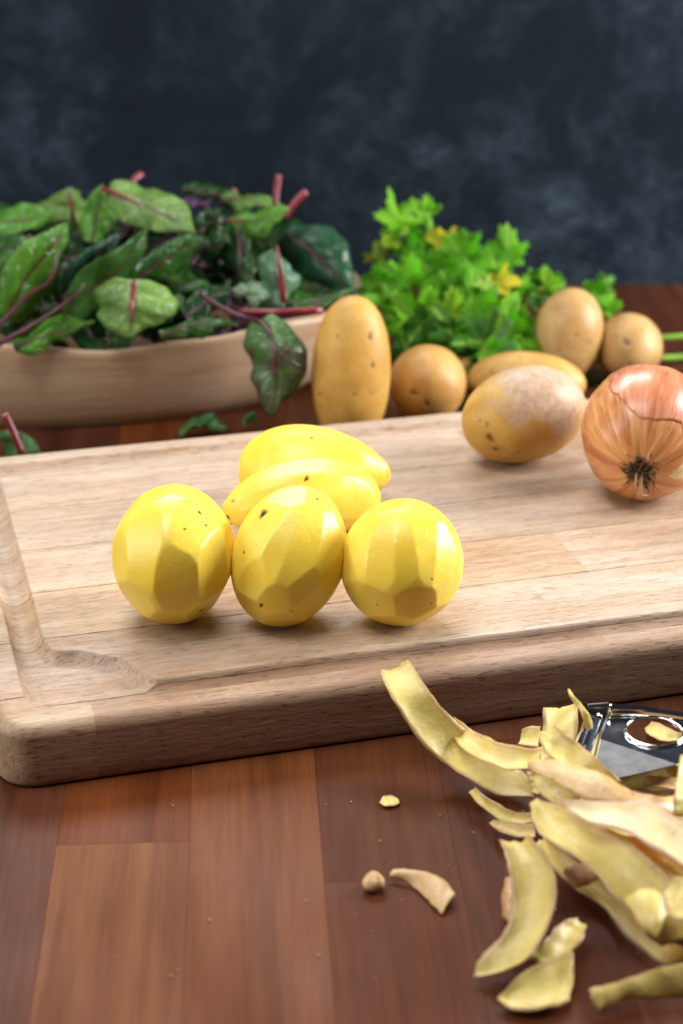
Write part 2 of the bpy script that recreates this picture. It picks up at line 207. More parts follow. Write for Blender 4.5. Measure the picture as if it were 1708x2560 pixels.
LEAVES = [('pale beet leaf at the back left with an upright red rib',
   [((-0.1964, 1.2235, 0.0952), (-0.184, 1.215, 0.0995), (-0.1778, 1.2235, 0.0986)), ((-0.2067, 1.2315, 0.0954), (-0.1846, 1.2165, 0.1027), (-0.1737, 1.2315, 0.1011)),
    ((-0.2126, 1.2365, 0.0972), (-0.1852, 1.2179, 0.1059), (-0.1716, 1.2365, 0.1038)), ((-0.2152, 1.2392, 0.1002), (-0.1857, 1.2193, 0.1092), (-0.1712, 1.2392, 0.1068)),
    ((-0.2149, 1.24, 0.1041), (-0.1862, 1.2205, 0.1125), (-0.172, 1.24, 0.1101)), ((-0.2121, 1.239, 0.1086), (-0.1867, 1.2218, 0.1158), (-0.1741, 1.239, 0.1135)),
    ((-0.2069, 1.2364, 0.1138), (-0.1871, 1.2229, 0.1192), (-0.1773, 1.2364, 0.1173)), ((-0.1995, 1.2323, 0.1194), (-0.1874, 1.224, 0.1225), (-0.1814, 1.2323, 0.1213)),
    ((-0.1889, 1.2258, 0.1256), (-0.1877, 1.225, 0.1259), (-0.1871, 1.2258, 0.1258))],
   [(-0.182, 1.205, 0.1021), (-0.183, 1.2, 0.1161), (-0.1859, 1.21, 0.1263)], 0.00191, (0.155, 0.3, 0.075)),
  ('flat bright beet leaf at the far left of the heap top',
   [((-0.2492, 1.1914, 0.112), (-0.2479, 1.185, 0.1096), (-0.247, 1.1807, 0.1071)), ((-0.2429, 1.1958, 0.1145), (-0.2405, 1.1846, 0.1103), (-0.239, 1.177, 0.1058)),
    ((-0.2363, 1.1984, 0.1163), (-0.2332, 1.1844, 0.1111), (-0.2312, 1.1751, 0.1055)), ((-0.2295, 1.1996, 0.1175), (-0.226, 1.1846, 0.1119), (-0.2236, 1.1746, 0.106)),
    ((-0.2224, 1.1997, 0.1183), (-0.2189, 1.1851, 0.1129), (-0.2164, 1.1754, 0.1072)), ((-0.2151, 1.1988, 0.1187), (-0.2119, 1.1859, 0.114), (-0.2095, 1.1773, 0.1089)),
    ((-0.2075, 1.1971, 0.1188), (-0.2049, 1.1869, 0.1151), (-0.2029, 1.1802, 0.1112)), ((-0.1996, 1.1945, 0.1187), (-0.1979, 1.1883, 0.1164), (-0.1967, 1.1842, 0.114)),
    ((-0.1912, 1.1906, 0.118), (-0.1911, 1.19, 0.1178), (-0.1909, 1.1896, 0.1175))],
   [], 0.00132, (0.085, 0.26, 0.028)),
  ('large pale beet leaf on the heap top with a red stalk pointing left',
   [((-0.1548, 1.1985, 0.1352), (-0.1564, 1.19, 0.1311), (-0.1587, 1.1879, 0.1257)), ((-0.1457, 1.201, 0.1364), (-0.1485, 1.186, 0.129), (-0.1525, 1.1822, 0.1196)),
    ((-0.1371, 1.2009, 0.1361), (-0.1407, 1.1823, 0.127), (-0.1455, 1.1776, 0.1153)), ((-0.1288, 1.1987, 0.1346), (-0.1328, 1.1788, 0.125), (-0.1381, 1.1738, 0.1125)),
    ((-0.1208, 1.1948, 0.132), (-0.1251, 1.1753, 0.1228), (-0.1306, 1.1705, 0.1108)), ((-0.1131, 1.1891, 0.1282), (-0.1175, 1.1719, 0.1203), (-0.1229, 1.1676, 0.11)),
    ((-0.1061, 1.1817, 0.1233), (-0.1102, 1.1683, 0.1176), (-0.1149, 1.1649, 0.1098)), ((-0.1002, 1.1726, 0.1176), (-0.1031, 1.1643, 0.1144), (-0.1064, 1.1623, 0.1099)),
    ((-0.0961, 1.1608, 0.111), (-0.0964, 1.16, 0.1107), (-0.0968, 1.1598, 0.1103))],
   [(-0.1594, 1.19, 0.1334), (-0.1443, 1.178, 0.1309), (-0.1317, 1.172, 0.1261)], 0.0022, (0.155, 0.3, 0.075)),
  ('dark beet leaf along the top edge behind the red stubs',
   [((-0.1101, 1.2335, 0.1258), (-0.1095, 1.225, 0.1251), (-0.1098, 1.225, 0.122)), ((-0.1047, 1.2407, 0.126), (-0.104, 1.2256, 0.1247), (-0.1046, 1.2256, 0.1193)),
    ((-0.099, 1.2445, 0.1255), (-0.0985, 1.2259, 0.124), (-0.0997, 1.2259, 0.1173)), ((-0.0931, 1.2458, 0.1246), (-0.0931, 1.2258, 0.123), (-0.0948, 1.2258, 0.116)),
    ((-0.0874, 1.2448, 0.1232), (-0.0878, 1.2254, 0.1218), (-0.0899, 1.2254, 0.1151)), ((-0.0818, 1.2418, 0.1214), (-0.0826, 1.2246, 0.1203), (-0.0849, 1.2246, 0.1145)),
    ((-0.0766, 1.2369, 0.1193), (-0.0775, 1.2234, 0.1186), (-0.0796, 1.2234, 0.1141)), ((-0.0718, 1.2302, 0.1169), (-0.0725, 1.2219, 0.1166), (-0.0739, 1.2219, 0.1139)),
    ((-0.0675, 1.2208, 0.1143), (-0.0676, 1.22, 0.1143), (-0.0678, 1.22, 0.114))],
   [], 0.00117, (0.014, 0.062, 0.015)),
  ('yellow green beet leaf edge at the top below the tallest red stub',
   [((-0.0834, 1.2235, 0.1213), (-0.0829, 1.215, 0.1203), (-0.0831, 1.215, 0.1176)), ((-0.0788, 1.2283, 0.1224), (-0.0782, 1.2133, 0.1207), (-0.0785, 1.2133, 0.1159)),
    ((-0.0739, 1.2305, 0.1229), (-0.0735, 1.2119, 0.1207), (-0.0741, 1.2119, 0.1148)), ((-0.069, 1.2308, 0.1228), (-0.0689, 1.2108, 0.1205), (-0.0698, 1.2108, 0.1142)),
    ((-0.0641, 1.2295, 0.1222), (-0.0644, 1.2101, 0.12), (-0.0655, 1.2101, 0.1139)), ((-0.0593, 1.2268, 0.1211), (-0.0599, 1.2096, 0.1192), (-0.0611, 1.2096, 0.1139)),
    ((-0.0547, 1.2229, 0.1195), (-0.0554, 1.2094, 0.1182), (-0.0566, 1.2094, 0.114)), ((-0.0505, 1.2178, 0.1176), (-0.051, 1.2096, 0.1168), (-0.0519, 1.2096, 0.1143)),
    ((-0.0466, 1.2108, 0.1152), (-0.0467, 1.21, 0.1152), (-0.0468, 1.21, 0.1149))],
   [(-0.0826, 1.21, 0.1223), (-0.0685, 1.21, 0.1215)], 0.00132, (0.155, 0.3, 0.075)),
  ('glossy bright beet leaf at the left with purple veins',
   [((-0.2173, 1.085, 0.0787), (-0.2109, 1.085, 0.0759), (-0.2057, 1.0935, 0.0701)), ((-0.2181, 1.0872, 0.0894), (-0.2073, 1.0872, 0.0838), (-0.1982, 1.1023, 0.0731)),
    ((-0.2154, 1.0892, 0.0995), (-0.2028, 1.0892, 0.0913), (-0.1923, 1.1078, 0.0766)), ((-0.2107, 1.0915, 0.108), (-0.1978, 1.0915, 0.0983), (-0.1872, 1.1115, 0.0817)),
    ((-0.2048, 1.0943, 0.1147), (-0.1926, 1.0943, 0.1048), (-0.1825, 1.1138, 0.0883)), ((-0.1981, 1.0982, 0.1198), (-0.1874, 1.0982, 0.111), (-0.1784, 1.1154, 0.0964)),
    ((-0.1911, 1.1035, 0.1236), (-0.1825, 1.1035, 0.1169), (-0.1751, 1.117, 0.1058)), ((-0.1836, 1.1106, 0.1263), (-0.1781, 1.1106, 0.1225), (-0.1733, 1.1189, 0.1161)),
    ((-0.175, 1.12, 0.1283), (-0.1745, 1.12, 0.1279), (-0.174, 1.1208, 0.1273))],
   [(-0.223, 1.08, 0.067), (-0.21, 1.08, 0.0775), (-0.196, 1.084, 0.0911), (-0.1825, 1.088, 0.0996), (-0.1783, 1.095, 0.1131), (-0.1763, 1.11, 0.1268)], 0.00176, (0.085, 0.26, 0.028)),
  ('green beet leaf at the left border behind the glossy one',
   [((-0.2347, 1.1243, 0.073), (-0.2298, 1.12, 0.0727), (-0.2266, 1.1243, 0.0697)), ((-0.2359, 1.1263, 0.0788), (-0.2273, 1.1188, 0.078), (-0.2218, 1.1263, 0.0728)),
    ((-0.2354, 1.1276, 0.0842), (-0.2249, 1.1183, 0.0831), (-0.2181, 1.1276, 0.0764)), ((-0.2336, 1.1285, 0.0894), (-0.2225, 1.1186, 0.0879), (-0.2153, 1.1285, 0.0805)),
    ((-0.2308, 1.1292, 0.0941), (-0.2202, 1.1195, 0.0924), (-0.2133, 1.1292, 0.0851)), ((-0.2272, 1.1297, 0.0984), (-0.2178, 1.1211, 0.0967), (-0.2118, 1.1297, 0.09)),
    ((-0.2228, 1.1301, 0.1022), (-0.2156, 1.1233, 0.1007), (-0.2109, 1.1301, 0.0954)), ((-0.2177, 1.1305, 0.1055), (-0.2133, 1.1263, 0.1045), (-0.2105, 1.1305, 0.1011)),
    ((-0.2115, 1.1304, 0.1081), (-0.2111, 1.13, 0.108), (-0.2108, 1.1304, 0.1077))],
   [], 0.00132, (0.033, 0.118, 0.02)),
  ('blue green glossy beet leaf between the two large leaves at the left',
   [((-0.1854, 1.1129, 0.0811), (-0.1828, 1.115, 0.0773), (-0.1809, 1.1235, 0.0712)), ((-0.1819, 1.1113, 0.0894), (-0.1773, 1.115, 0.0827), (-0.174, 1.1301, 0.0722)),
    ((-0.178, 1.1113, 0.096), (-0.1721, 1.116, 0.0879), (-0.1677, 1.1346, 0.0751)), ((-0.1736, 1.1128, 0.1015), (-0.1671, 1.1178, 0.093), (-0.1622, 1.1377, 0.0795)),
    ((-0.1688, 1.1156, 0.106), (-0.1624, 1.1205, 0.0979), (-0.1573, 1.1399, 0.085)), ((-0.1637, 1.1197, 0.1096), (-0.1578, 1.124, 0.1026), (-0.1532, 1.1412, 0.0914)),
    ((-0.1582, 1.1251, 0.1126), (-0.1535, 1.1285, 0.1072), (-0.1497, 1.142, 0.0986)), ((-0.1523, 1.1317, 0.1149), (-0.1493, 1.1338, 0.1116), (-0.1469, 1.1421, 0.1065)),
    ((-0.1456, 1.1398, 0.1163), (-0.1453, 1.14, 0.116), (-0.1451, 1.1408, 0.1155))],
   [], 0.00132, (0.035, 0.12, 0.07)),
  ('long folded beet leaf in the middle on a purple stalk',
   [((-0.1758, 1.0857, 0.0794), (-0.1721, 1.09, 0.0743), (-0.1694, 1.0985, 0.0683)), ((-0.1727, 1.0876, 0.09), (-0.1665, 1.0951, 0.0807), (-0.1621, 1.1101, 0.0697)),
    ((-0.1668, 1.089, 0.0991), (-0.1599, 1.0983, 0.0868), (-0.155, 1.1169, 0.0725)), ((-0.1597, 1.0908, 0.1063), (-0.1527, 1.1008, 0.0928), (-0.1476, 1.1207, 0.0772)),
    ((-0.1524, 1.0936, 0.1115), (-0.1454, 1.1033, 0.0986), (-0.1402, 1.1228, 0.0836)), ((-0.1454, 1.0984, 0.1152), (-0.1385, 1.107, 0.1043), (-0.1333, 1.1243, 0.0917)),
    ((-0.1388, 1.1061, 0.1176), (-0.1326, 1.1129, 0.11), (-0.1277, 1.1264, 0.101)), ((-0.1325, 1.1177, 0.1196), (-0.128, 1.1219, 0.1158), (-0.1244, 1.1302, 0.1111)),
    ((-0.1257, 1.1346, 0.1221), (-0.1252, 1.135, 0.1218), (-0.1249, 1.1358, 0.1214))],
   [(-0.2203, 1.062, 0.0594), (-0.2116, 1.064, 0.0662), (-0.1909, 1.072, 0.0763), (-0.1706, 1.085, 0.0879), (-0.1551, 1.105, 0.1014)], 0.0022, (0.033, 0.118, 0.02)),
  ('dark beet leaf pointing right at mid heap',
   [((-0.1402, 1.125, 0.0898), (-0.1377, 1.125, 0.0858), (-0.1355, 1.1314, 0.0793)), ((-0.1363, 1.127, 0.0966), (-0.1318, 1.127, 0.0895), (-0.128, 1.1383, 0.0781)),
    ((-0.1314, 1.1298, 0.1018), (-0.126, 1.1298, 0.0929), (-0.1213, 1.1437, 0.0787)), ((-0.1258, 1.1331, 0.1057), (-0.1202, 1.1331, 0.0961), (-0.1152, 1.1481, 0.0807)),
    ((-0.1197, 1.1372, 0.1084), (-0.1143, 1.1372, 0.0989), (-0.1096, 1.1518, 0.0839)), ((-0.113, 1.1419, 0.11), (-0.1084, 1.1419, 0.1015), (-0.1043, 1.1548, 0.0881)),
    ((-0.106, 1.1473, 0.1105), (-0.1025, 1.1473, 0.1038), (-0.0994, 1.1574, 0.0933)), ((-0.0986, 1.1533, 0.11), (-0.0965, 1.1533, 0.1058), (-0.0946, 1.1595, 0.0994)),
    ((-0.0907, 1.16, 0.108), (-0.0905, 1.16, 0.1076), (-0.0903, 1.1606, 0.107))],
   [], 0.00132, (0.033, 0.118, 0.02)),
  ('small pale beet leaf folded at a red rib over the bowl rim',
   [((-0.1187, 1.0901, 0.0991), (-0.1297, 1.085, 0.1012), (-0.141, 1.0901, 0.1003)), ((-0.1103, 1.0899, 0.094), (-0.1297, 1.0808, 0.0977), (-0.1496, 1.0899, 0.0961)),
    ((-0.1057, 1.0884, 0.0895), (-0.1297, 1.0772, 0.0941), (-0.1544, 1.0884, 0.092)), ((-0.104, 1.086, 0.0854), (-0.1298, 1.0741, 0.0904), (-0.1562, 1.086, 0.088)),
    ((-0.1049, 1.0831, 0.0816), (-0.1299, 1.0714, 0.0864), (-0.1556, 1.0831, 0.0841)), ((-0.1079, 1.0796, 0.0781), (-0.1301, 1.0693, 0.0824), (-0.1528, 1.0796, 0.0802)),
    ((-0.113, 1.0758, 0.0748), (-0.1303, 1.0677, 0.0782), (-0.1481, 1.0758, 0.0764)), ((-0.12, 1.0716, 0.0717), (-0.1306, 1.0666, 0.0738), (-0.1415, 1.0716, 0.0727)),
    ((-0.1299, 1.0665, 0.069), (-0.1309, 1.066, 0.0693), (-0.132, 1.0665, 0.0691))],
   [(-0.1289, 1.08, 0.1012), (-0.1287, 1.066, 0.0922), (-0.1294, 1.06, 0.0823)], 0.00205, (0.155, 0.3, 0.075)),
  ('yellow green beet leaf lying along the rim at the left',
   [((-0.2057, 1.0723, 0.0645), (-0.204, 1.068, 0.0626), (-0.2032, 1.068, 0.0596)), ((-0.2008, 1.0769, 0.0679), (-0.1979, 1.0694, 0.0645), (-0.1965, 1.0694, 0.0591)),
    ((-0.1954, 1.0805, 0.0704), (-0.1918, 1.0712, 0.0661), (-0.1901, 1.0712, 0.0595)), ((-0.1896, 1.0833, 0.0723), (-0.1858, 1.0733, 0.0677), (-0.184, 1.0733, 0.0605)),
    ((-0.1834, 1.0856, 0.0735), (-0.1799, 1.0759, 0.069), (-0.1781, 1.0759, 0.0621)), ((-0.177, 1.0874, 0.0742), (-0.1739, 1.0788, 0.0702), (-0.1724, 1.0788, 0.064)),
    ((-0.1703, 1.0889, 0.0744), (-0.168, 1.0822, 0.0712), (-0.1668, 1.0822, 0.0664)), ((-0.1635, 1.09, 0.0741), (-0.1621, 1.0859, 0.0721), (-0.1614, 1.0859, 0.0691)),
    ((-0.1564, 1.0904, 0.073), (-0.1562, 1.09, 0.0728), (-0.1562, 1.09, 0.0725))],
   [], 0.00117, (0.085, 0.26, 0.028)),
  ('dark beet leaf in the hollow of the heap',
   [((-0.1169, 1.1485, 0.0861), (-0.1168, 1.14, 0.0853), (-0.1175, 1.14, 0.0823)), ((-0.1122, 1.1519, 0.0866), (-0.1121, 1.1369, 0.0853), (-0.1134, 1.1369, 0.0801)),
    ((-0.1075, 1.1527, 0.0867), (-0.1076, 1.1341, 0.0851), (-0.1092, 1.1341, 0.0788)), ((-0.1028, 1.1516, 0.0865), (-0.1031, 1.1317, 0.0847), (-0.1049, 1.1317, 0.078)),
    ((-0.0982, 1.149, 0.0858), (-0.0986, 1.1296, 0.0842), (-0.1005, 1.1296, 0.0777)), ((-0.0937, 1.1451, 0.0849), (-0.0942, 1.1279, 0.0835), (-0.096, 1.1279, 0.0777)),
    ((-0.0894, 1.1401, 0.0837), (-0.0899, 1.1266, 0.0826), (-0.0913, 1.1266, 0.0782)), ((-0.0853, 1.1339, 0.0822), (-0.0857, 1.1256, 0.0816), (-0.0866, 1.1256, 0.0789)),
    ((-0.0814, 1.1258, 0.0805), (-0.0814, 1.125, 0.0804), (-0.0815, 1.125, 0.0801))],
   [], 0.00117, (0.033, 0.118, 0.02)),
  ('upright dark beet leaf left of the red stem stub',
   [((-0.0651, 1.17, 0.1131), (-0.069, 1.17, 0.1127), (-0.074, 1.1785, 0.1101)), ((-0.0614, 1.1652, 0.1081), (-0.0683, 1.1652, 0.1076), (-0.0773, 1.1803, 0.1029)),
    ((-0.0593, 1.1608, 0.103), (-0.0677, 1.1608, 0.1024), (-0.0788, 1.1794, 0.0967)), ((-0.0582, 1.1566, 0.0976), (-0.0672, 1.1566, 0.0971), (-0.0791, 1.1765, 0.091)),
    ((-0.058, 1.1527, 0.0922), (-0.0668, 1.1527, 0.0918), (-0.0784, 1.1721, 0.0858)), ((-0.0587, 1.1491, 0.0866), (-0.0665, 1.1491, 0.0864), (-0.0768, 1.1663, 0.0811)),
    ((-0.0602, 1.1458, 0.081), (-0.0663, 1.1458, 0.0809), (-0.0743, 1.1593, 0.0768)), ((-0.0624, 1.1427, 0.0754), (-0.0661, 1.1427, 0.0753), (-0.071, 1.151, 0.0728)),
    ((-0.0657, 1.14, 0.0697), (-0.0661, 1.14, 0.0697), (-0.0666, 1.1408, 0.0694))],
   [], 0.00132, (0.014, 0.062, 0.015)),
  ('bright beet leaf sloping down right at the heap top',
   [((-0.0754, 1.1943, 0.1133), (-0.0755, 1.19, 0.1107), (-0.0759, 1.19, 0.1067)), ((-0.07, 1.1936, 0.1159), (-0.0699, 1.1861, 0.1113), (-0.0703, 1.1861, 0.1042)),
    ((-0.0652, 1.1924, 0.1178), (-0.0645, 1.1831, 0.1121), (-0.0643, 1.1831, 0.1033)), ((-0.0607, 1.191, 0.1191), (-0.0593, 1.181, 0.1131), (-0.0583, 1.181, 0.1037)),
    ((-0.0562, 1.1896, 0.1199), (-0.0542, 1.1799, 0.1142), (-0.0525, 1.1799, 0.1053)), ((-0.0516, 1.1884, 0.1205), (-0.0492, 1.1798, 0.1155), (-0.0471, 1.1798, 0.1078)),
    ((-0.0466, 1.1873, 0.1207), (-0.0444, 1.1806, 0.117), (-0.0422, 1.1806, 0.1111)), ((-0.0413, 1.1864, 0.1209), (-0.0396, 1.1823, 0.1187), (-0.038, 1.1823, 0.1152)),
    ((-0.0352, 1.1854, 0.1208), (-0.035, 1.185, 0.1206), (-0.0348, 1.185, 0.1203))],
   [(-0.0764, 1.18, 0.114), (-0.0638, 1.175, 0.1158)], 0.00147, (0.085, 0.26, 0.028)),
  ('big smooth dark beet leaf at the right end of the heap',
   [((-0.034, 1.2064, 0.107), (-0.0387, 1.2, 0.1018), (-0.0437, 1.2043, 0.094)), ((-0.0234, 1.2066, 0.1072), (-0.0321, 1.1953, 0.0981), (-0.0409, 1.2028, 0.0845)),
    ((-0.0144, 1.2048, 0.1051), (-0.0256, 1.1909, 0.0943), (-0.0369, 1.2002, 0.0777)), ((-0.0068, 1.2017, 0.1012), (-0.0194, 1.1867, 0.0901), (-0.0319, 1.1967, 0.0727)),
    ((-0.0006, 1.1974, 0.096), (-0.0133, 1.1828, 0.0857), (-0.0259, 1.1925, 0.0691)), ((0.0042, 1.1921, 0.0897), (-0.0075, 1.1792, 0.081), (-0.0189, 1.1878, 0.0667)),
    ((0.0076, 1.186, 0.0825), (-0.0019, 1.1759, 0.0761), (-0.011, 1.1826, 0.0652)), ((0.0096, 1.179, 0.0746), (0.0036, 1.1728, 0.0709), (-0.0022, 1.1769, 0.0644)),
    ((0.0094, 1.1706, 0.0657), (0.0088, 1.17, 0.0654), (0.0083, 1.1704, 0.0648))],
   [], 0.00132, (0.025, 0.1, 0.05)),
  ('pale beet leaf wrapped round the upright red stem stub',
   [((-0.0448, 1.1151, 0.073), (-0.0387, 1.11, 0.0757), (-0.0339, 1.1151, 0.0751)), ((-0.0503, 1.1217, 0.075), (-0.0395, 1.1127, 0.0797), (-0.0311, 1.1217, 0.0786)),
    ((-0.0538, 1.1264, 0.0781), (-0.0404, 1.1153, 0.0836), (-0.0298, 1.1264, 0.0822)), ((-0.0556, 1.1298, 0.0819), (-0.0411, 1.1178, 0.0876), (-0.0298, 1.1298, 0.086)),
    ((-0.0559, 1.132, 0.0863), (-0.0418, 1.1204, 0.0917), (-0.0308, 1.132, 0.0899)), ((-0.055, 1.1332, 0.0912), (-0.0425, 1.1228, 0.0957), (-0.0327, 1.1332, 0.0941)),
    ((-0.0528, 1.1334, 0.0964), (-0.043, 1.1253, 0.0998), (-0.0354, 1.1334, 0.0984)), ((-0.0496, 1.1326, 0.1019), (-0.0436, 1.1277, 0.1039), (-0.0389, 1.1326, 0.103)),
    ((-0.0446, 1.1305, 0.1078), (-0.044, 1.13, 0.108), (-0.0436, 1.1305, 0.1079))],
   [(-0.0365, 1.1, 0.0818), (-0.038, 1.1, 0.0999), (-0.0408, 1.105, 0.1181)], 0.00249, (0.12, 0.26, 0.16)),
  ('beet leaf edge with its highlight painted in pale green below the upright red stem stub',
   [((-0.0701, 1.1135, 0.0879), (-0.0697, 1.105, 0.0879), (-0.0699, 1.105, 0.0856)), ((-0.0667, 1.1183, 0.0883), (-0.0663, 1.1033, 0.0882), (-0.0666, 1.1033, 0.0842)),
    ((-0.0632, 1.1204, 0.0884), (-0.0628, 1.1018, 0.0883), (-0.0635, 1.1018, 0.0834)), ((-0.0595, 1.1207, 0.0883), (-0.0595, 1.1007, 0.0882), (-0.0604, 1.1007, 0.083)),
    ((-0.0559, 1.1194, 0.0879), (-0.0562, 1.1, 0.0878), (-0.0572, 1.1, 0.0828)), ((-0.0525, 1.1167, 0.0872), (-0.0529, 1.0995, 0.0872), (-0.054, 1.0995, 0.0828)),
    ((-0.0492, 1.1128, 0.0863), (-0.0497, 1.0993, 0.0864), (-0.0507, 1.0993, 0.083)), ((-0.0461, 1.1078, 0.0853), (-0.0465, 1.0995, 0.0854), (-0.0472, 1.0995, 0.0833)),
    ((-0.0433, 1.1008, 0.0841), (-0.0433, 1.1, 0.0841), (-0.0434, 1.1, 0.0839))],
   [], 0.00117, (0.16, 0.28, 0.17)),  # pale colour paints the highlight on this leaf edge
  ('narrow beet leaf along the rim at the right end',
   [((-0.0368, 1.1235, 0.077), (-0.0366, 1.115, 0.0773), (-0.0366, 1.1137, 0.075)), ((-0.0312, 1.1292, 0.0769), (-0.0308, 1.1141, 0.0774), (-0.0307, 1.1119, 0.0735)),
    ((-0.0258, 1.1324, 0.0771), (-0.0251, 1.1138, 0.0777), (-0.0247, 1.1111, 0.0729)), ((-0.0204, 1.1341, 0.0775), (-0.0194, 1.1142, 0.0782), (-0.0186, 1.1112, 0.0731)),
    ((-0.0151, 1.1346, 0.0782), (-0.0139, 1.1151, 0.0789), (-0.0127, 1.1122, 0.0739)), ((-0.0097, 1.1339, 0.0791), (-0.0084, 1.1167, 0.0797), (-0.0071, 1.1141, 0.0754)),
    ((-0.0041, 1.1323, 0.0802), (-0.003, 1.1188, 0.0808), (-0.0017, 1.1168, 0.0775)), ((0.0016, 1.1299, 0.0816), (0.0024, 1.1216, 0.082), (0.0033, 1.1204, 0.0801)),
    ((0.0077, 1.1258, 0.0834), (0.0077, 1.125, 0.0835), (0.0078, 1.1249, 0.0833))],
   [], 0.00132, (0.033, 0.118, 0.02)),
  ('mottled purple and green beet leaf drooping over the bowl side',
   [((-0.0432, 1.0734, 0.0833), (-0.0495, 1.07, 0.0806), (-0.0567, 1.0751, 0.0749)), ((-0.0339, 1.0678, 0.0799), (-0.0453, 1.0618, 0.0761), (-0.0584, 1.0708, 0.0669)),
    ((-0.0275, 1.0634, 0.0728), (-0.0425, 1.056, 0.0704), (-0.0595, 1.0671, 0.0616)), ((-0.0242, 1.06, 0.0641), (-0.0407, 1.052, 0.0639), (-0.0595, 1.064, 0.0567)),
    ((-0.0237, 1.0572, 0.0549), (-0.04, 1.0495, 0.0566), (-0.0584, 1.0611, 0.0516)), ((-0.0255, 1.0548, 0.0461), (-0.04, 1.048, 0.0489), (-0.0563, 1.0583, 0.0459)),
    ((-0.0293, 1.0524, 0.0379), (-0.0406, 1.047, 0.041), (-0.0533, 1.0551, 0.0394)), ((-0.0348, 1.0495, 0.0308), (-0.0417, 1.0462, 0.0331), (-0.0494, 1.0511, 0.0325)),
    ((-0.0424, 1.0453, 0.0253), (-0.043, 1.045, 0.0255), (-0.0438, 1.0455, 0.0255))],
   [(-0.0906, 1.11, 0.0841), (-0.0734, 1.09, 0.0804), (-0.06, 1.08, 0.0782), (-0.0493, 1.066, 0.0789), (-0.0426, 1.051, 0.0705), (-0.0412, 1.044, 0.0506)], 0.00191, (0.09, 0.2, 0.07)),
  ('dark beet leaf curling behind the small folded leaf',
   [((-0.1269, 1.1051, 0.071), (-0.124, 1.1, 0.0697), (-0.1219, 1.1, 0.067)), ((-0.1262, 1.1085, 0.0747), (-0.1212, 1.0995, 0.0722), (-0.1176, 1.0995, 0.0674)),
    ((-0.1243, 1.1104, 0.0779), (-0.1184, 1.0993, 0.0745), (-0.1141, 1.0993, 0.0683)), ((-0.1215, 1.1114, 0.0804), (-0.1155, 1.0994, 0.0766), (-0.1112, 1.0994, 0.0697)),
    ((-0.118, 1.1115, 0.0824), (-0.1126, 1.0999, 0.0784), (-0.1087, 1.0999, 0.0715)), ((-0.1142, 1.111, 0.0837), (-0.1097, 1.1006, 0.08), (-0.1065, 1.1006, 0.0737)),
    ((-0.1099, 1.1099, 0.0844), (-0.1067, 1.1018, 0.0814), (-0.1044, 1.1018, 0.0763)), ((-0.1055, 1.1082, 0.0844), (-0.1036, 1.1032, 0.0825), (-0.1024, 1.1032, 0.0793)),
    ((-0.1007, 1.1055, 0.0835), (-0.1005, 1.105, 0.0833), (-0.1004, 1.105, 0.083))],
   [], 0.00117, (0.033, 0.118, 0.02)),
  ('dark beet leaf on the rim beside the drooping stalk',
   [((-0.1138, 1.0743, 0.0693), (-0.1125, 1.07, 0.0687), (-0.1114, 1.07, 0.0661)), ((-0.1093, 1.0809, 0.0717), (-0.1072, 1.0734, 0.0705), (-0.1054, 1.0734, 0.0658)),
    ((-0.1039, 1.0856, 0.0735), (-0.1017, 1.0764, 0.0718), (-0.1, 1.0764, 0.0658)), ((-0.0979, 1.0889, 0.0746), (-0.0961, 1.0789, 0.0727), (-0.0948, 1.0789, 0.0661)),
    ((-0.0916, 1.0907, 0.0752), (-0.0903, 1.081, 0.0732), (-0.0897, 1.081, 0.0666)), ((-0.0852, 1.0912, 0.075), (-0.0844, 1.0826, 0.0732), (-0.0844, 1.0826, 0.0674)),
    ((-0.0787, 1.0906, 0.0742), (-0.0785, 1.0839, 0.0728), (-0.0788, 1.0839, 0.0682)), ((-0.0723, 1.0888, 0.0728), (-0.0724, 1.0846, 0.0719), (-0.0728, 1.0846, 0.0691)),
    ((-0.0661, 1.0854, 0.0707), (-0.0661, 1.085, 0.0706), (-0.0662, 1.085, 0.0704))],
   [], 0.00117, (0.033, 0.118, 0.02)),
  ('dull beet leaf behind the large pale top leaf',
   [((-0.1017, 1.19, 0.104), (-0.099, 1.19, 0.1012), (-0.0962, 1.19, 0.0984)), ((-0.1012, 1.1912, 0.1086), (-0.0965, 1.1912, 0.1035), (-0.0918, 1.1912, 0.0984)),
    ((-0.0993, 1.1924, 0.1123), (-0.0939, 1.1924, 0.1056), (-0.0885, 1.1924, 0.0989)), ((-0.0966, 1.1937, 0.1151), (-0.0912, 1.1937, 0.1076), (-0.0858, 1.1937, 0.1)),
    ((-0.0932, 1.1949, 0.117), (-0.0884, 1.1949, 0.1093), (-0.0836, 1.1949, 0.1016)), ((-0.0893, 1.1962, 0.1179), (-0.0855, 1.1962, 0.1109), (-0.0816, 1.1962, 0.1038)),
    ((-0.0851, 1.1974, 0.118), (-0.0824, 1.1974, 0.1123), (-0.0797, 1.1974, 0.1065)), ((-0.0807, 1.1987, 0.1171), (-0.0792, 1.1987, 0.1135), (-0.0778, 1.1987, 0.1099)),
    ((-0.0761, 1.2, 0.1148), (-0.0759, 1.2, 0.1145), (-0.0758, 1.2, 0.1141))],
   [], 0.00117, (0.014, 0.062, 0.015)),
  ('dark purple beet leaf peeping below the top leaf',
   [((-0.148, 1.185, 0.1081), (-0.1463, 1.185, 0.1057), (-0.1451, 1.1893, 0.1022)), ((-0.1465, 1.1847, 0.1121), (-0.1436, 1.1847, 0.1078), (-0.1416, 1.1922, 0.1016)),
    ((-0.1441, 1.1846, 0.1153), (-0.1409, 1.1846, 0.1097), (-0.1387, 1.1939, 0.1017)), ((-0.1411, 1.1848, 0.1175), (-0.1381, 1.1848, 0.1113), (-0.1361, 1.1948, 0.1025)),
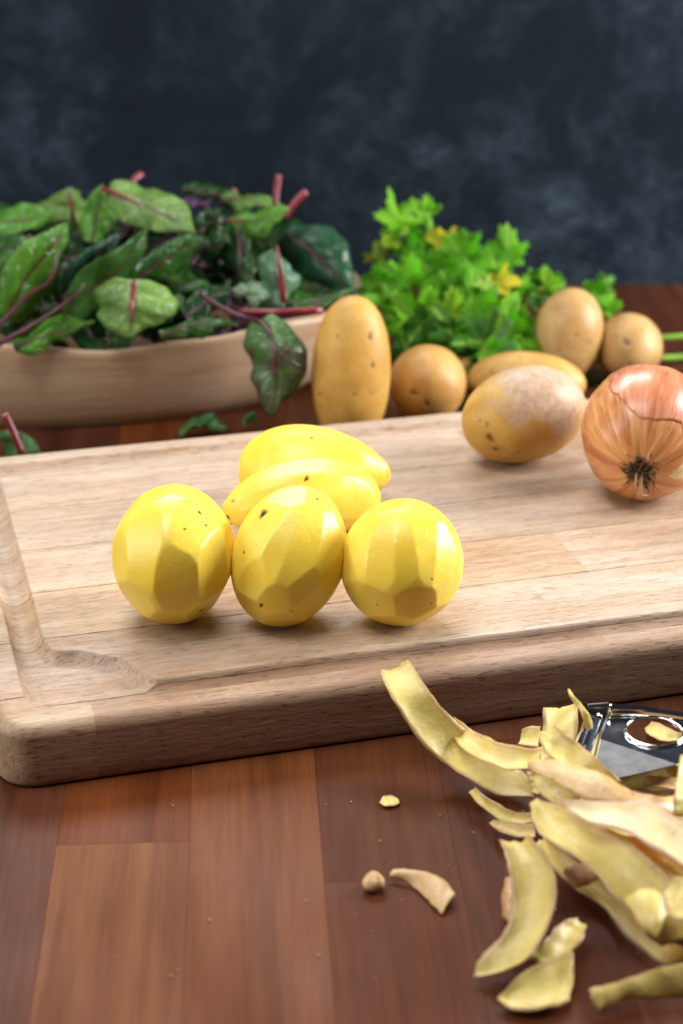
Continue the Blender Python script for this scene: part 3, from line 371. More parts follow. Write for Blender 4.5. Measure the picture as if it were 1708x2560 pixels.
    ((-0.1378, 1.1853, 0.1189), (-0.1352, 1.1853, 0.1127), (-0.1337, 1.195, 0.1039)), ((-0.1342, 1.1861, 0.1194), (-0.1323, 1.1861, 0.1138), (-0.1313, 1.1947, 0.1059)),
    ((-0.1305, 1.1871, 0.1191), (-0.1293, 1.1871, 0.1146), (-0.1289, 1.1938, 0.1083)), ((-0.1269, 1.1884, 0.118), (-0.1263, 1.1884, 0.1151), (-0.1262, 1.1925, 0.1112)),
    ((-0.1233, 1.19, 0.1157), (-0.1232, 1.19, 0.1154), (-0.1232, 1.1904, 0.115))],
   [], 0.00117, (0.05, 0.018, 0.04)),
  ('purple beet leaf tip at the top beside the dark edge leaf',
   [((-0.1095, 1.2093, 0.119), (-0.1089, 1.205, 0.118), (-0.1087, 1.205, 0.116)), ((-0.1075, 1.214, 0.1197), (-0.1064, 1.2064, 0.118), (-0.1061, 1.2064, 0.1144)),
    ((-0.1054, 1.2171, 0.1201), (-0.104, 1.2078, 0.118), (-0.1034, 1.2078, 0.1137)), ((-0.1031, 1.2192, 0.1204), (-0.1015, 1.2092, 0.1182), (-0.1007, 1.2092, 0.1135)),
    ((-0.1007, 1.2202, 0.1206), (-0.099, 1.2105, 0.1184), (-0.0982, 1.2105, 0.1139)), ((-0.0982, 1.2203, 0.1207), (-0.0966, 1.2117, 0.1188), (-0.0957, 1.2117, 0.1148)),
    ((-0.0954, 1.2196, 0.1207), (-0.0941, 1.2128, 0.1192), (-0.0933, 1.2128, 0.1161)), ((-0.0925, 1.2181, 0.1206), (-0.0917, 1.2139, 0.1197), (-0.0911, 1.2139, 0.1178)),
    ((-0.0893, 1.2154, 0.1204), (-0.0892, 1.215, 0.1203), (-0.0892, 1.215, 0.1201))],
   [], 0.00117, (0.09, 0.04, 0.12)),
  ('mid green beet leaf between back left leaf and top leaf',
   [((-0.1714, 1.175, 0.1014), (-0.167, 1.175, 0.1005), (-0.1631, 1.1793, 0.0984)), ((-0.1743, 1.1801, 0.1056), (-0.1664, 1.1801, 0.104), (-0.1596, 1.1876, 0.1004)),
    ((-0.1756, 1.1848, 0.1097), (-0.1659, 1.1848, 0.1077), (-0.1574, 1.1941, 0.1033)), ((-0.1757, 1.1892, 0.1137), (-0.1652, 1.1892, 0.1115), (-0.1561, 1.1992, 0.1068)),
    ((-0.1748, 1.1931, 0.1175), (-0.1646, 1.1931, 0.1154), (-0.1556, 1.2028, 0.1109)), ((-0.1729, 1.1967, 0.1213), (-0.1638, 1.1967, 0.1195), (-0.1559, 1.2053, 0.1155)),
    ((-0.1701, 1.1998, 0.1251), (-0.163, 1.1998, 0.1236), (-0.1568, 1.2066, 0.1205)), ((-0.1665, 1.2026, 0.1287), (-0.1622, 1.2026, 0.1278), (-0.1583, 1.2068, 0.126)),
    ((-0.1617, 1.205, 0.1323), (-0.1612, 1.205, 0.1322), (-0.1609, 1.2054, 0.132))],
   [], 0.00132, (0.085, 0.26, 0.028)),
  ('green beet leaf at the left border below the flat one',
   [((-0.2431, 1.1685, 0.0989), (-0.2411, 1.16, 0.0983), (-0.2409, 1.16, 0.0953)), ((-0.2388, 1.1714, 0.1012), (-0.2353, 1.1564, 0.1), (-0.2349, 1.1564, 0.0948)),
    ((-0.234, 1.172, 0.1031), (-0.2297, 1.1534, 0.1017), (-0.2292, 1.1534, 0.0953)), ((-0.2289, 1.1711, 0.1047), (-0.2243, 1.1511, 0.1032), (-0.2236, 1.1511, 0.0963)),
    ((-0.2235, 1.169, 0.106), (-0.219, 1.1496, 0.1045), (-0.2183, 1.1496, 0.0979)), ((-0.2178, 1.1659, 0.107), (-0.2139, 1.1486, 0.1058), (-0.2131, 1.1486, 0.0999)),
    ((-0.212, 1.1619, 0.1079), (-0.2089, 1.1484, 0.1069), (-0.2083, 1.1484, 0.1023)), ((-0.206, 1.1571, 0.1084), (-0.2041, 1.1489, 0.1079), (-0.2036, 1.1489, 0.1051)),
    ((-0.1995, 1.1508, 0.1088), (-0.1993, 1.15, 0.1087), (-0.1993, 1.15, 0.1085))],
   [], 0.00132, (0.033, 0.118, 0.02)),
  ('shaded beet leaf right of the hollow',
   [((-0.0972, 1.1693, 0.1002), (-0.0957, 1.165, 0.0969), (-0.095, 1.1693, 0.0916)), ((-0.0953, 1.1707, 0.1041), (-0.0927, 1.1632, 0.0983), (-0.0914, 1.1707, 0.0888)),
    ((-0.0929, 1.171, 0.1068), (-0.0898, 1.1618, 0.0995), (-0.0882, 1.171, 0.0878)), ((-0.0901, 1.1706, 0.1085), (-0.0868, 1.1606, 0.1006), (-0.0852, 1.1706, 0.0881)),
    ((-0.087, 1.1696, 0.1093), (-0.0839, 1.1598, 0.1016), (-0.0824, 1.1696, 0.0894)), ((-0.0836, 1.168, 0.1093), (-0.081, 1.1594, 0.1025), (-0.0797, 1.168, 0.0917)),
    ((-0.0801, 1.166, 0.1086), (-0.0781, 1.1593, 0.1033), (-0.0771, 1.166, 0.0948)), ((-0.0764, 1.1636, 0.1072), (-0.0752, 1.1595, 0.104), (-0.0747, 1.1636, 0.0988)),
    ((-0.0725, 1.1604, 0.1048), (-0.0724, 1.16, 0.1045), (-0.0723, 1.1604, 0.104))],
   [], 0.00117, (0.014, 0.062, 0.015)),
  ('dark beet leaf sinking into the bowl below the hollow',
   [((-0.1024, 1.1043, 0.0749), (-0.1005, 1.1, 0.0727), (-0.0987, 1.1, 0.0686)), ((-0.1001, 1.1115, 0.0775), (-0.0965, 1.104, 0.0737), (-0.0931, 1.104, 0.0666)),
    ((-0.0975, 1.1174, 0.0793), (-0.0927, 1.1081, 0.0749), (-0.0879, 1.1081, 0.0664)), ((-0.0947, 1.1223, 0.0808), (-0.089, 1.1124, 0.0763), (-0.0833, 1.1124, 0.0675)),
    ((-0.0914, 1.1264, 0.082), (-0.0854, 1.1167, 0.0779), (-0.0794, 1.1167, 0.0698)), ((-0.0877, 1.1297, 0.0831), (-0.0821, 1.1211, 0.0798), (-0.0763, 1.1211, 0.0729)),
    ((-0.0835, 1.1324, 0.0842), (-0.0789, 1.1256, 0.0819), (-0.074, 1.1256, 0.0768)), ((-0.0788, 1.1344, 0.0855), (-0.0758, 1.1303, 0.0842), (-0.0726, 1.1303, 0.0812)),
    ((-0.0732, 1.1354, 0.0868), (-0.0729, 1.135, 0.0867), (-0.0726, 1.135, 0.0864))],
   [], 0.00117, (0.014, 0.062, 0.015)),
  ('shaded beet leaf under the purple stalk at the left',
   [((-0.2258, 1.1043, 0.0682), (-0.2237, 1.1, 0.0666), (-0.2223, 1.1, 0.0631)), ((-0.2204, 1.107, 0.073), (-0.2169, 1.0995, 0.0702), (-0.2146, 1.0995, 0.0639)),
    ((-0.2139, 1.1086, 0.0768), (-0.2102, 1.0993, 0.0731), (-0.2079, 1.0993, 0.0651)), ((-0.2069, 1.1094, 0.0796), (-0.2035, 1.0994, 0.0754), (-0.2016, 1.0994, 0.0666)),
    ((-0.1995, 1.1096, 0.0812), (-0.1967, 1.0998, 0.077), (-0.1955, 1.0998, 0.0683)), ((-0.1919, 1.1092, 0.0819), (-0.19, 1.1006, 0.078), (-0.1895, 1.1006, 0.0702)),
    ((-0.1843, 1.1085, 0.0814), (-0.1832, 1.1018, 0.0784), (-0.1832, 1.1018, 0.0722)), ((-0.1769, 1.1073, 0.08), (-0.1764, 1.1032, 0.0781), (-0.1767, 1.1032, 0.0744)),
    ((-0.1696, 1.1054, 0.0774), (-0.1696, 1.105, 0.0773), (-0.1696, 1.105, 0.0769))],
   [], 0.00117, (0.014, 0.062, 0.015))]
STUBS = [('tall red beet stalk stub standing at the top of the heap', [(-0.0454, 1.215, 0.1107), (-0.0449, 1.22, 0.1223), (-0.0433, 1.225, 0.1339)], 0.0023),
  ('red beet stalk stub slanting right at the top of the heap', [(-0.0394, 1.2, 0.1113), (-0.0324, 1.205, 0.1196), (-0.0247, 1.21, 0.1263)], 0.0026),
  ('dark red beet stalk stub behind the large pale top leaf', [(-0.1455, 1.215, 0.1267), (-0.1418, 1.22, 0.1326), (-0.1375, 1.225, 0.1351)], 0.0026),
  ('short red beet stalk stub low behind the top leaves', [(-0.0773, 1.225, 0.1163), (-0.075, 1.228, 0.1204), (-0.074, 1.23, 0.1228)], 0.00245),
  ('dark red beet stalk lying along the bowl rim', [(-0.0651, 1.095, 0.0773), (-0.0416, 1.09, 0.0784), (-0.0128, 1.095, 0.0781)], 0.0023)]
TABLE_STALK = [(-0.1812, 0.9794, 0.006), (-0.1939, 1.015, 0.013), (-0.1982, 1.017, 0.0249), (-0.2032, 1.02, 0.0359)]
TABLE_LEAF = [((-0.1938, 1.0343, -0.0061), (-0.1896, 1.03, -0.0014), (-0.1859, 1.03, 0.0018)), ((-0.1993, 1.0382, -0.0069), (-0.192, 1.0307, 0.0016), (-0.1857, 1.0307, 0.0073)),
  ((-0.2034, 1.0411, -0.0068), (-0.1947, 1.0318, 0.0041), (-0.1872, 1.0318, 0.0116)), ((-0.2066, 1.0435, -0.006), (-0.1976, 1.0336, 0.0061), (-0.19, 1.0336, 0.0147)),
  ((-0.2092, 1.0455, -0.0043), (-0.2008, 1.0358, 0.0078), (-0.1939, 1.0358, 0.0166)), ((-0.2113, 1.0472, -0.002), (-0.2042, 1.0386, 0.0091), (-0.1985, 1.0386, 0.0173)),
  ((-0.2132, 1.0486, 0.0011), (-0.208, 1.0418, 0.01), (-0.2038, 1.0418, 0.0167)), ((-0.215, 1.0498, 0.005), (-0.212, 1.0457, 0.0105), (-0.2096, 1.0457, 0.0148)),
  ((-0.2166, 1.0504, 0.0101), (-0.2163, 1.05, 0.0107), (-0.2161, 1.05, 0.0111))]
SCRAPS = [(-0.0876, 1.0733, 0.004), (-0.0583, 1.0804, 0.006)]
PARSLEY = [((0.0367, 1.24, 0.1069), 0.01069, (0.28, 0.66, 0.03)), ((0.0334, 1.235, 0.0916), 0.00828, (0.42, 0.66, 0.04)), ((0.0558, 1.245, 0.1048), 0.01, (0.28, 0.66, 0.03)), ((0.0516, 1.24, 0.0877), 0.01138, (0.18, 0.54, 0.025)),
  ((0.0672, 1.235, 0.0864), 0.00897, (0.8, 0.7, 0.04)), ((0.024, 1.235, 0.0793), 0.00828, (0.25, 0.3, 0.03)), ((0.0437, 1.23, 0.0798), 0.01035, (0.18, 0.54, 0.025)),
  ((0.0801, 1.225, 0.0829), 0.01293, (0.18, 0.54, 0.025)), ((0.1168, 1.235, 0.0828), 0.01, (0.28, 0.66, 0.03)), ((0.1059, 1.225, 0.0777), 0.01069, (0.18, 0.54, 0.025)),
  ((0.0899, 1.215, 0.0743), 0.01242, (0.18, 0.54, 0.025)), ((0.1101, 1.21, 0.0688), 0.00897, (0.8, 0.7, 0.04)), ((0.0967, 1.2, 0.0682), 0.00621, (0.52, 0.72, 0.18)), ((0.1042, 1.195, 0.0592), 0.00655, (0.52, 0.72, 0.18)),
  ((0.0388, 1.205, 0.0676), 0.01345, (0.28, 0.66, 0.03)), ((0.0663, 1.215, 0.0673), 0.0138, (0.18, 0.54, 0.025)), ((0.0277, 1.195, 0.0575), 0.01345, (0.18, 0.54, 0.025)),
  ((0.046, 1.185, 0.0509), 0.01483, (0.28, 0.66, 0.03)), ((0.021, 1.2, 0.0656), 0.01, (0.18, 0.54, 0.025)), ((0.0622, 1.195, 0.0583), 0.0138, (0.18, 0.54, 0.025)), ((0.076, 1.185, 0.0544), 0.01035, (0.42, 0.66, 0.04)),
  ((0.0516, 1.175, 0.0384), 0.01242, (0.06, 0.26, 0.02)), ((0.0721, 1.17, 0.0435), 0.01448, (0.06, 0.26, 0.02)), ((0.0914, 1.175, 0.0462), 0.01242, (0.18, 0.54, 0.025)),
  ((0.1033, 1.165, 0.0407), 0.01345, (0.16, 0.38, 0.1)), ((0.1132, 1.18, 0.0533), 0.01207, (0.28, 0.66, 0.03)), ((0.1219, 1.18, 0.0446), 0.01069, (0.18, 0.54, 0.025)),
  ((0.1222, 1.17, 0.0339), 0.01311, (0.28, 0.66, 0.03)), ((0.1278, 1.165, 0.0277), 0.01035, (0.28, 0.66, 0.03)), ((0.0858, 1.16, 0.0354), 0.01242, (0.06, 0.26, 0.02)),
  ((0.0663, 1.165, 0.0312), 0.01207, (0.06, 0.26, 0.02)), ((0.0433, 1.17, 0.0304), 0.01, (0.06, 0.26, 0.02)), ((0.089, 1.195, 0.0609), 0.01207, (0.18, 0.54, 0.025)),
  ((0.0777, 1.205, 0.0641), 0.01242, (0.18, 0.54, 0.025)), ((0.0562, 1.22, 0.0738), 0.01242, (0.18, 0.54, 0.025)), ((0.0335, 1.185, 0.0457), 0.01138, (0.18, 0.54, 0.025)),
  ((0.0972, 1.155, 0.0276), 0.01, (0.18, 0.54, 0.025)), ((0.1091, 1.16, 0.0294), 0.01035, (0.18, 0.54, 0.025)), ((0.0151, 1.2, 0.0586), 0.0069, (0.18, 0.54, 0.025)), ((0.0631, 1.19, 0.0441), 0.01207, (0.06, 0.26, 0.02)),
  ((0.0823, 1.19, 0.0476), 0.01207, (0.06, 0.26, 0.02)), ((0.1011, 1.195, 0.0496), 0.01035, (0.06, 0.26, 0.02)), ((0.0781, 1.165, 0.0242), 0.01035, (0.06, 0.26, 0.02)),
  ((0.1256, 1.235, 0.0767), 0.00586, (0.28, 0.66, 0.03)), ((0.0871, 1.23, 0.0886), 0.0069, (0.18, 0.54, 0.025)), ((0.121, 1.215, 0.0612), 0.00862, (0.18, 0.54, 0.025)),
  ((0.1452, 1.25, 0.0582), 0.00707, (0.18, 0.54, 0.025)), ((0.1469, 1.245, 0.0551), 0.00759, (0.42, 0.66, 0.04)), ((0.1358, 1.25, 0.0528), 0.00707, (0.06, 0.26, 0.02)),
  ((0.157, 1.25, 0.0491), 0.00638, (0.18, 0.54, 0.025)), ((0.1289, 1.24, 0.0485), 0.00741, (0.06, 0.26, 0.02)), ((0.1413, 1.24, 0.0449), 0.00759, (0.06, 0.26, 0.02)),
  ((0.1524, 1.245, 0.0415), 0.00621, (0.06, 0.26, 0.02)), ((0.1857, 1.265, 0.042), 0.00862, (0.18, 0.54, 0.025)), ((0.1945, 1.27, 0.046), 0.00759, (0.15, 0.4, 0.08)), ((0.1919, 1.26, 0.037), 0.00897, (0.18, 0.54, 0.025)),
  ((0.1951, 1.255, 0.0312), 0.00621, (0.28, 0.66, 0.03)), ((0.1837, 1.26, 0.0352), 0.00759, (0.18, 0.54, 0.025))]
PSTALKS = [[(0.2578, 1.235, 0.0164), (0.2334, 1.235, 0.0143), (0.2071, 1.235, 0.0136), (0.1712, 1.23, 0.0171), (0.1346, 1.215, 0.0219)],
  [(0.2569, 1.225, 0.0041), (0.2303, 1.222, 0.0029), (0.1972, 1.222, 0.0023), (0.1619, 1.22, 0.0048), (0.1219, 1.205, 0.0144)]]
PEELER = {'back': [(0.1062, 0.6767, 0.024), (0.115, 0.6767, 0.024), (0.1309, 0.6767, 0.024), (0.1468, 0.6732, 0.024), (0.161, 0.6697, 0.024)],
  'blade': [(0.1067, 0.668, 0.027), (0.0989, 0.6421, 0.027)],
  'crease': [(0.1073, 0.661, 0.024), (0.1373, 0.6401, 0.024)],
  'hole': (0.133, 0.6644, 0.024),
  'hole_edge': (0.1452, 0.6644, 0.024),
  'plate': [(0.1157, 0.6821, 0.024), (0.1047, 0.6393, 0.024), (0.1094, 0.628, 0.024), (0.1242, 0.6332, 0.024), (0.1411, 0.6405, 0.024), (0.1564, 0.6454, 0.024), (0.1618, 0.6741, 0.024), (0.1474, 0.6763, 0.024),
            (0.1312, 0.6785, 0.024)],
  'prong': [(0.1064, 0.6785, 0.024), (0.1151, 0.6781, 0.024)],
  'rivet': (0.1105, 0.6729, 0.027)}


# ------------------------------------------------------------------ helpers: objects
def tag(o, label=None, cat=None, group=None, kind=None):
    if label: o['label'] = label
    if cat: o['category'] = cat
    if group: o['group'] = group
    if kind: o['kind'] = kind
    return o


def thing(name, label, cat, loc=(0, 0, 0), group=None, rotz=0):
    o = bpy.data.objects.new(name, None)
    o.empty_display_size = 0.02
    o.location = loc
    o.rotation_euler = (0, 0, rotz)
    C.objects.link(o)
    return tag(o, label, cat, group)


def obj(name, verts, faces, mats, parent=None, smooth=True, fm=None, uv=None, col=None, rel=True, attr=None):
    """link ONE mesh object; verts are world coordinates, moved into the parent's frame when rel"""
    me = bpy.data.meshes.new(name)
    v = np.asarray(verts, float)
    if parent is not None and rel:
        v = v - np.array(parent.location)
    me.from_pydata(v.tolist(), [], [tuple(int(i) for i in f) for f in faces])
    for m in (mats if isinstance(mats, (list, tuple)) else [mats]):
        me.materials.append(m)
    if fm is not None:
        me.polygons.foreach_set('material_index', np.asarray(fm, dtype=np.int32))
    me.polygons.foreach_set('use_smooth', np.full(len(me.polygons), smooth))
    if uv is not None:
        l = me.uv_layers.new(name='UVMap')
        idx = np.empty(len(me.loops), dtype=np.int32)
        me.loops.foreach_get('vertex_index', idx)
        l.data.foreach_set('uv', np.asarray(uv, float)[idx].ravel())
    if attr:
        for k, a in attr.items():
            at = me.attributes.new(k, 'FLOAT', 'POINT')
            at.data.foreach_set('value', np.asarray(a, dtype=np.float32))
    me.update()
    o = bpy.data.objects.new(name, me)
    C.objects.link(o)
    if parent is not None:
        o.parent = parent
    if col is not None:
        o.color = (*col[:3], 1)
    return o


def spline(pts, n):
    """Catmull-Rom through points (any dimension), n samples"""
    p = np.asarray(pts, float)
    if len(p) == 2:
        t = np.linspace(0, 1, n)[:, None]
        return p[0] * (1 - t) + p[1] * t
    q = np.vstack([2 * p[0] - p[1], p, 2 * p[-1] - p[-2]])
    out = []
    for s in np.linspace(0, len(p) - 1, n):
        i = min(int(s), len(p) - 2)
        t = s - i
        a, b, c, d = q[i], q[i + 1], q[i + 2], q[i + 3]
        out.append(0.5 * (2 * b + (c - a) * t + (2 * a - 5 * b + 4 * c - d) * t * t + (3 * b - a - 3 * c + d) * t ** 3))
    return np.array(out)


def tube(pts, radii, seg=8, n=None):
    p = spline(pts, n or max(6, 5 * len(pts)))
    r = np.interp(np.linspace(0, 1, len(p)), np.linspace(0, 1, len(radii)), radii)
    t = np.gradient(p, axis=0)
    t /= np.linalg.norm(t, axis=1)[:, None]
    up = np.array([0.31, 0.2, 0.93])
    vs, fs = [], []
    for i in range(len(p)):
        a = np.cross(t[i], up); a /= np.linalg.norm(a)
        b = np.cross(t[i], a)
        for k in range(seg):
            w = 2 * math.pi * k / seg
            vs.append(p[i] + r[i] * (math.cos(w) * a + math.sin(w) * b))
    for i in range(len(p) - 1):
        for k in range(seg):
            k2 = (k + 1) % seg
            fs.append((i * seg + k, i * seg + k2, (i + 1) * seg + k2, (i + 1) * seg + k))
    fs.append(tuple(range(seg))[::-1])
    fs.append(tuple((len(p) - 1) * seg + k for k in range(seg)))
    return np.array(vs), fs


def sheet(grid, th, taper=0.35):
    """closed thin solid from an n x m grid of points: front faces 0, back faces 1, rim 2; also uv"""
    g = np.asarray(grid, float)
    n, m = g.shape[:2]
    du = np.gradient(g, axis=0); dv = np.gradient(g, axis=1)
    N = np.cross(du, dv)
    N /= np.linalg.norm(N, axis=2)[:, :, None] + 1e-12
    u = np.linspace(0, 1, n)[:, None] * np.ones((1, m)); v = np.linspace(0, 1, m)[None, :] * np.ones((n, 1))
    e = np.minimum(np.minimum(u, 1 - u) * n / 3, np.minimum(v, 1 - v) * m / 2).clip(0, 1)
    h = th * (taper + (1 - taper) * e) / 2
    A = g + N * h[:, :, None]; B = g - N * h[:, :, None]
    V = np.vstack([A.reshape(-1, 3), B.reshape(-1, 3)])
    UV = np.vstack([np.c_[u.ravel(), v.ravel()]] * 2)
    F, fm = [], []
    k = n * m
    I = lambda i, j: i * m + j
    for i in range(n - 1):
        for j in range(m - 1):
            F.append((I(i, j), I(i + 1, j), I(i + 1, j + 1), I(i, j + 1))); fm.append(0)
            F.append((k + I(i, j), k + I(i, j + 1), k + I(i + 1, j + 1), k + I(i + 1, j))); fm.append(1)
    ring = [I(i, 0) for i in range(n)] + [I(n - 1, j) for j in range(1, m)] + [I(i, m - 1) for i in range(n - 2, -1, -1)] + [I(0, j) for j in range(m - 2, 0, -1)]
    for a, b in zip(ring, ring[1:] + ring[:1]):
        F.append((b, a, k + a, k + b)); fm.append(2)
    return V, F, fm, UV


def noise1(n, amp, f, seed):
    r = np.random.default_rng(seed)
    x = np.linspace(0, 1, n)
    s = np.zeros(n)
    for k in range(1, f + 1):
        s += r.normal() / k ** .6 * np.sin(2 * math.pi * (k * x * r.uniform(.7, 1.3) + r.uniform()))
    return amp * s / 2


# ------------------------------------------------------------------ helpers: materials
class Mat:
    def __init__(s, name):
        s.m = bpy.data.materials.new(name)
        s.m.use_nodes = True
        s.t = s.m.node_tree
        s.b = s.t.nodes['Principled BSDF']
        s.out = s.t.nodes['Material Output']

    def n(s, typ, **kw):
        nd = s.t.nodes.new('ShaderNode' + typ)
        for k, v in kw.items():
            if k.startswith('i_'):
                key = k[2:]
                s.set(nd.inputs[int(key) if key.isdigit() else key.replace('_', ' ')], v)
            else:
                setattr(nd, k, v)
        return nd

    def set(s, sock, v):
        if isinstance(v, bpy.types.NodeSocket):
            s.t.links.new(v, sock)
        else:
            if isinstance(v, (tuple, list)) and len(v) == 3 and sock.type == 'RGBA':
                v = (*v, 1)
            sock.default_value = v

    def math(s, op, a, b=0.0, c=None, clamp=False):
        nd = s.n('Math', operation=op, use_clamp=clamp, i_0=a, i_1=b)
        if c is not None: s.set(nd.inputs[2], c)
        return nd.outputs[0]

    def vmath(s, op, a, b=(0, 0, 0)):
        nd = s.n('VectorMath', operation=op)
        s.set(nd.inputs[0], a); s.set(nd.inputs[1], b)
        return nd.outputs[0]

    def scale(s, v, k):
        return s.vmath('MULTIPLY', v, k)

    def noise(s, vec, scale=1.0, detail=3.0, rough=0.55, dist=0.0, out=0):
        nd = s.n('TexNoise', i_Vector=vec, i_Scale=scale, i_Detail=detail, i_Roughness=rough, i_Distortion=dist)
        return nd.outputs[out]

    def ramp(s, f, a, b, lo=0.0, hi=1.0, smooth=False):
        nd = s.n('MapRange', i_0=f, i_1=a, i_2=b, i_3=lo, i_4=hi)
        if smooth: nd.interpolation_type = 'SMOOTHSTEP'
        return nd.outputs[0]

    def mix(s, f, a, b, mode='MIX'):
        nd = s.n('Mix', data_type='RGBA', blend_type=mode)
        s.set(nd.inputs[0], f); s.set(nd.inputs[6], a); s.set(nd.inputs[7], b)
        return nd.outputs[2]

    def coord(s, which='Object'):
        return s.n('TexCoord').outputs[which]

    def bump(s, h, strength=0.3, dist=0.001):
        s.set(s.b.inputs['Normal'], s.n('Bump', i_Strength=strength, i_Distance=dist, i_Height=h).outputs[0])

    def p(s, **kw):
        for k, v in kw.items():
            s.set(s.b.inputs[k.replace('_', ' ')], v)
        return s


def tint(m):
    return m.n('ObjectInfo').outputs['Color']


def shifted(m, amount=3.0):
    """object coordinates with a random shift for each object, so neighbouring pieces differ in grain"""
    oi = m.n('ObjectInfo')
    r = oi.outputs['Random']
    off = m.n('CombineXYZ', i_0=m.math('MULTIPLY', r, amount), i_1=m.math('MULTIPLY', r, amount * 1.7), i_2=m.math('MULTIPLY', r, amount * .6)).outputs[0]
    return m.vmath('ADD', m.coord(), off)


def wood(name, ax_scale, fine, dark, rough, spec, fleck=True, scratch=0.0, coat=0.0, con=1.0):
    """grain along local x (ax_scale small along x)"""
    m = Mat(name)
    v = shifted(m)
    base = tint(m)
    broad = m.noise(m.scale(v, ax_scale), 1.0, 4.0, .6, .6)
    thin = m.noise(m.scale(v, fine), 1.0, 3.0, .72)
    c = m.mix(m.ramp(broad, *((.35, .68) if fleck else (.36, .62))), m.mix(1.0, base, dark, 'MULTIPLY'), base)
    c = m.mix(m.ramp(thin, .34, .66), m.mix(con, c, (.80, .76, .72), 'MULTIPLY'), m.mix(con, c, (1.14, 1.13, 1.12), 'MULTIPLY'))
    warm = m.noise(m.scale(m.coord(), (7, 16, 16)), 1.0, 3.0, .6, .5)
    c = m.mix(m.ramp(warm, .40, .66), m.mix(1.0, c, (1.0, .95, .86), 'MULTIPLY'), m.mix(1.0, c, (.98, 1.0, 1.03), 'MULTIPLY')) if fleck else c
    mott = m.noise(m.scale(v, (9, 14, 14)), 1.0, 3.0)
    long_ = m.noise(m.scale(v, (9, 900, 420)), 1.0, 2.0)
    c = m.mix(m.ramp(long_, .56, .74, 0, .34), c, m.mix(1.0, c, (.62, .52, .46), 'MULTIPLY'))
    grit = m.noise(v, 900.0, 2.0, .7)
    c = m.mix(m.ramp(grit, .35, .65, 0, .22), c, m.mix(1.0, c, (.72, .66, .60), 'MULTIPLY'))
    c = m.mix(m.ramp(mott, .35, .7, 0, .45), c, m.mix(1.0, c, (.80, .74, .68), 'MULTIPLY'))
    h = thin
    if fleck:
        fl = m.noise(m.scale(v, (130, 900, 500)), 1.0, 1.0)
        fk = m.ramp(fl, .59, .68)
        c = m.mix(m.math('MULTIPLY', fk, .55), c, m.mix(1.0, c, (.50, .38, .30), 'MULTIPLY'))
        h = m.math('SUBTRACT', thin, m.math('MULTIPLY', fk, .25))
    if scratch:
        o = m.coord()
        tot, cut = None, None
        for ang, sc in ((38, 230), (-52, 190), (70, 260), (12, 210), (-28, 240)):
            rv = m.n('VectorRotate', rotation_type='Z_AXIS', i_Vector=o, i_Angle=R(ang)).outputs[0]
            ns = m.noise(m.scale(m.vmath('ADD', rv, (ang * .37, ang * .11, 0)), (34, sc * 7, 40)), 1.0, 1.0)
            line = m.ramp(ns, .70, .74)
            tot = line if tot is None else m.math('MAXIMUM', tot, line)
            dk = m.ramp(ns, .30, .265)
            cut = dk if cut is None else m.math('MAXIMUM', cut, dk)
        patch = m.ramp(m.noise(m.scale(o, (16, 20, 10)), 1.0, 2.0), .45, .6)
        nz = m.n('SeparateXYZ', i_0=m.n('NewGeometry').outputs['Normal']).outputs[2]
        tot = m.math('MULTIPLY', m.math('MULTIPLY', tot, patch), m.ramp(nz, .9, .98))
        cut = m.math('MULTIPLY', m.math('MULTIPLY', cut, m.ramp(nz, .9, .98)), m.ramp(m.noise(m.scale(o, (13, 17, 10)), 1.0, 2.0), .42, .6))
        c = m.mix(m.math('MULTIPLY', cut, .5), c, m.mix(1.0, c, (.48, .38, .30), 'MULTIPLY'))
        c = m.mix(m.math('MULTIPLY', tot, scratch), c, (.72, .60, .45))
        h = m.math('SUBTRACT', h, tot)
    m.p(Base_Color=c, Roughness=m.ramp(mott, .3, .7, rough - .06, rough + .1), Specular_IOR_Level=spec, Coat_Weight=coat)
    m.bump(h, .5, .0007)
    return m.m


M = {}
M['beech'] = wood('beech', (6, 80, 60), (62, 560, 420), (.80, .70, .60), .46, .4, scratch=.5, con=.8)
M['bowl_wood'] = wood('bowl_wood', (4, 12, 60), (10, 120, 380), (.80, .70, .60), .42, .4, fleck=False, con=.35)
M['table_wood'] = wood('table_wood', (2.6, 44, 40), (22, 420, 300), (.60, .50, .46), .46, .09, fleck=False, con=.6)

m = Mat('slate_wall')
v = m.coord()
a_ = m.noise(v, 10.0, 8.0, .68, .35)
b_ = m.noise(m.scale(m.vmath('ADD', v, (3, 1, 2)), (1, 1, 1.25)), 30.0, 6.0, .70, .5)
big = m.noise(v, 2.0, 2.0)
f = m.math('MULTIPLY', m.ramp(a_, .45, .70), m.ramp(b_, .40, .70))
c = m.mix(m.ramp(a_, .3, .7), (.0028, .0066, .0135), (.0088, .0165, .029))
c = m.mix(m.math('MULTIPLY', f, m.ramp(big, .35, .65, .35, 1.0)), c, (.072, .110, .145))
m.p(Base_Color=c, Roughness=.85, Specular_IOR_Level=.2)
m.bump(b_, .25, .002)
M['slate'] = m.m


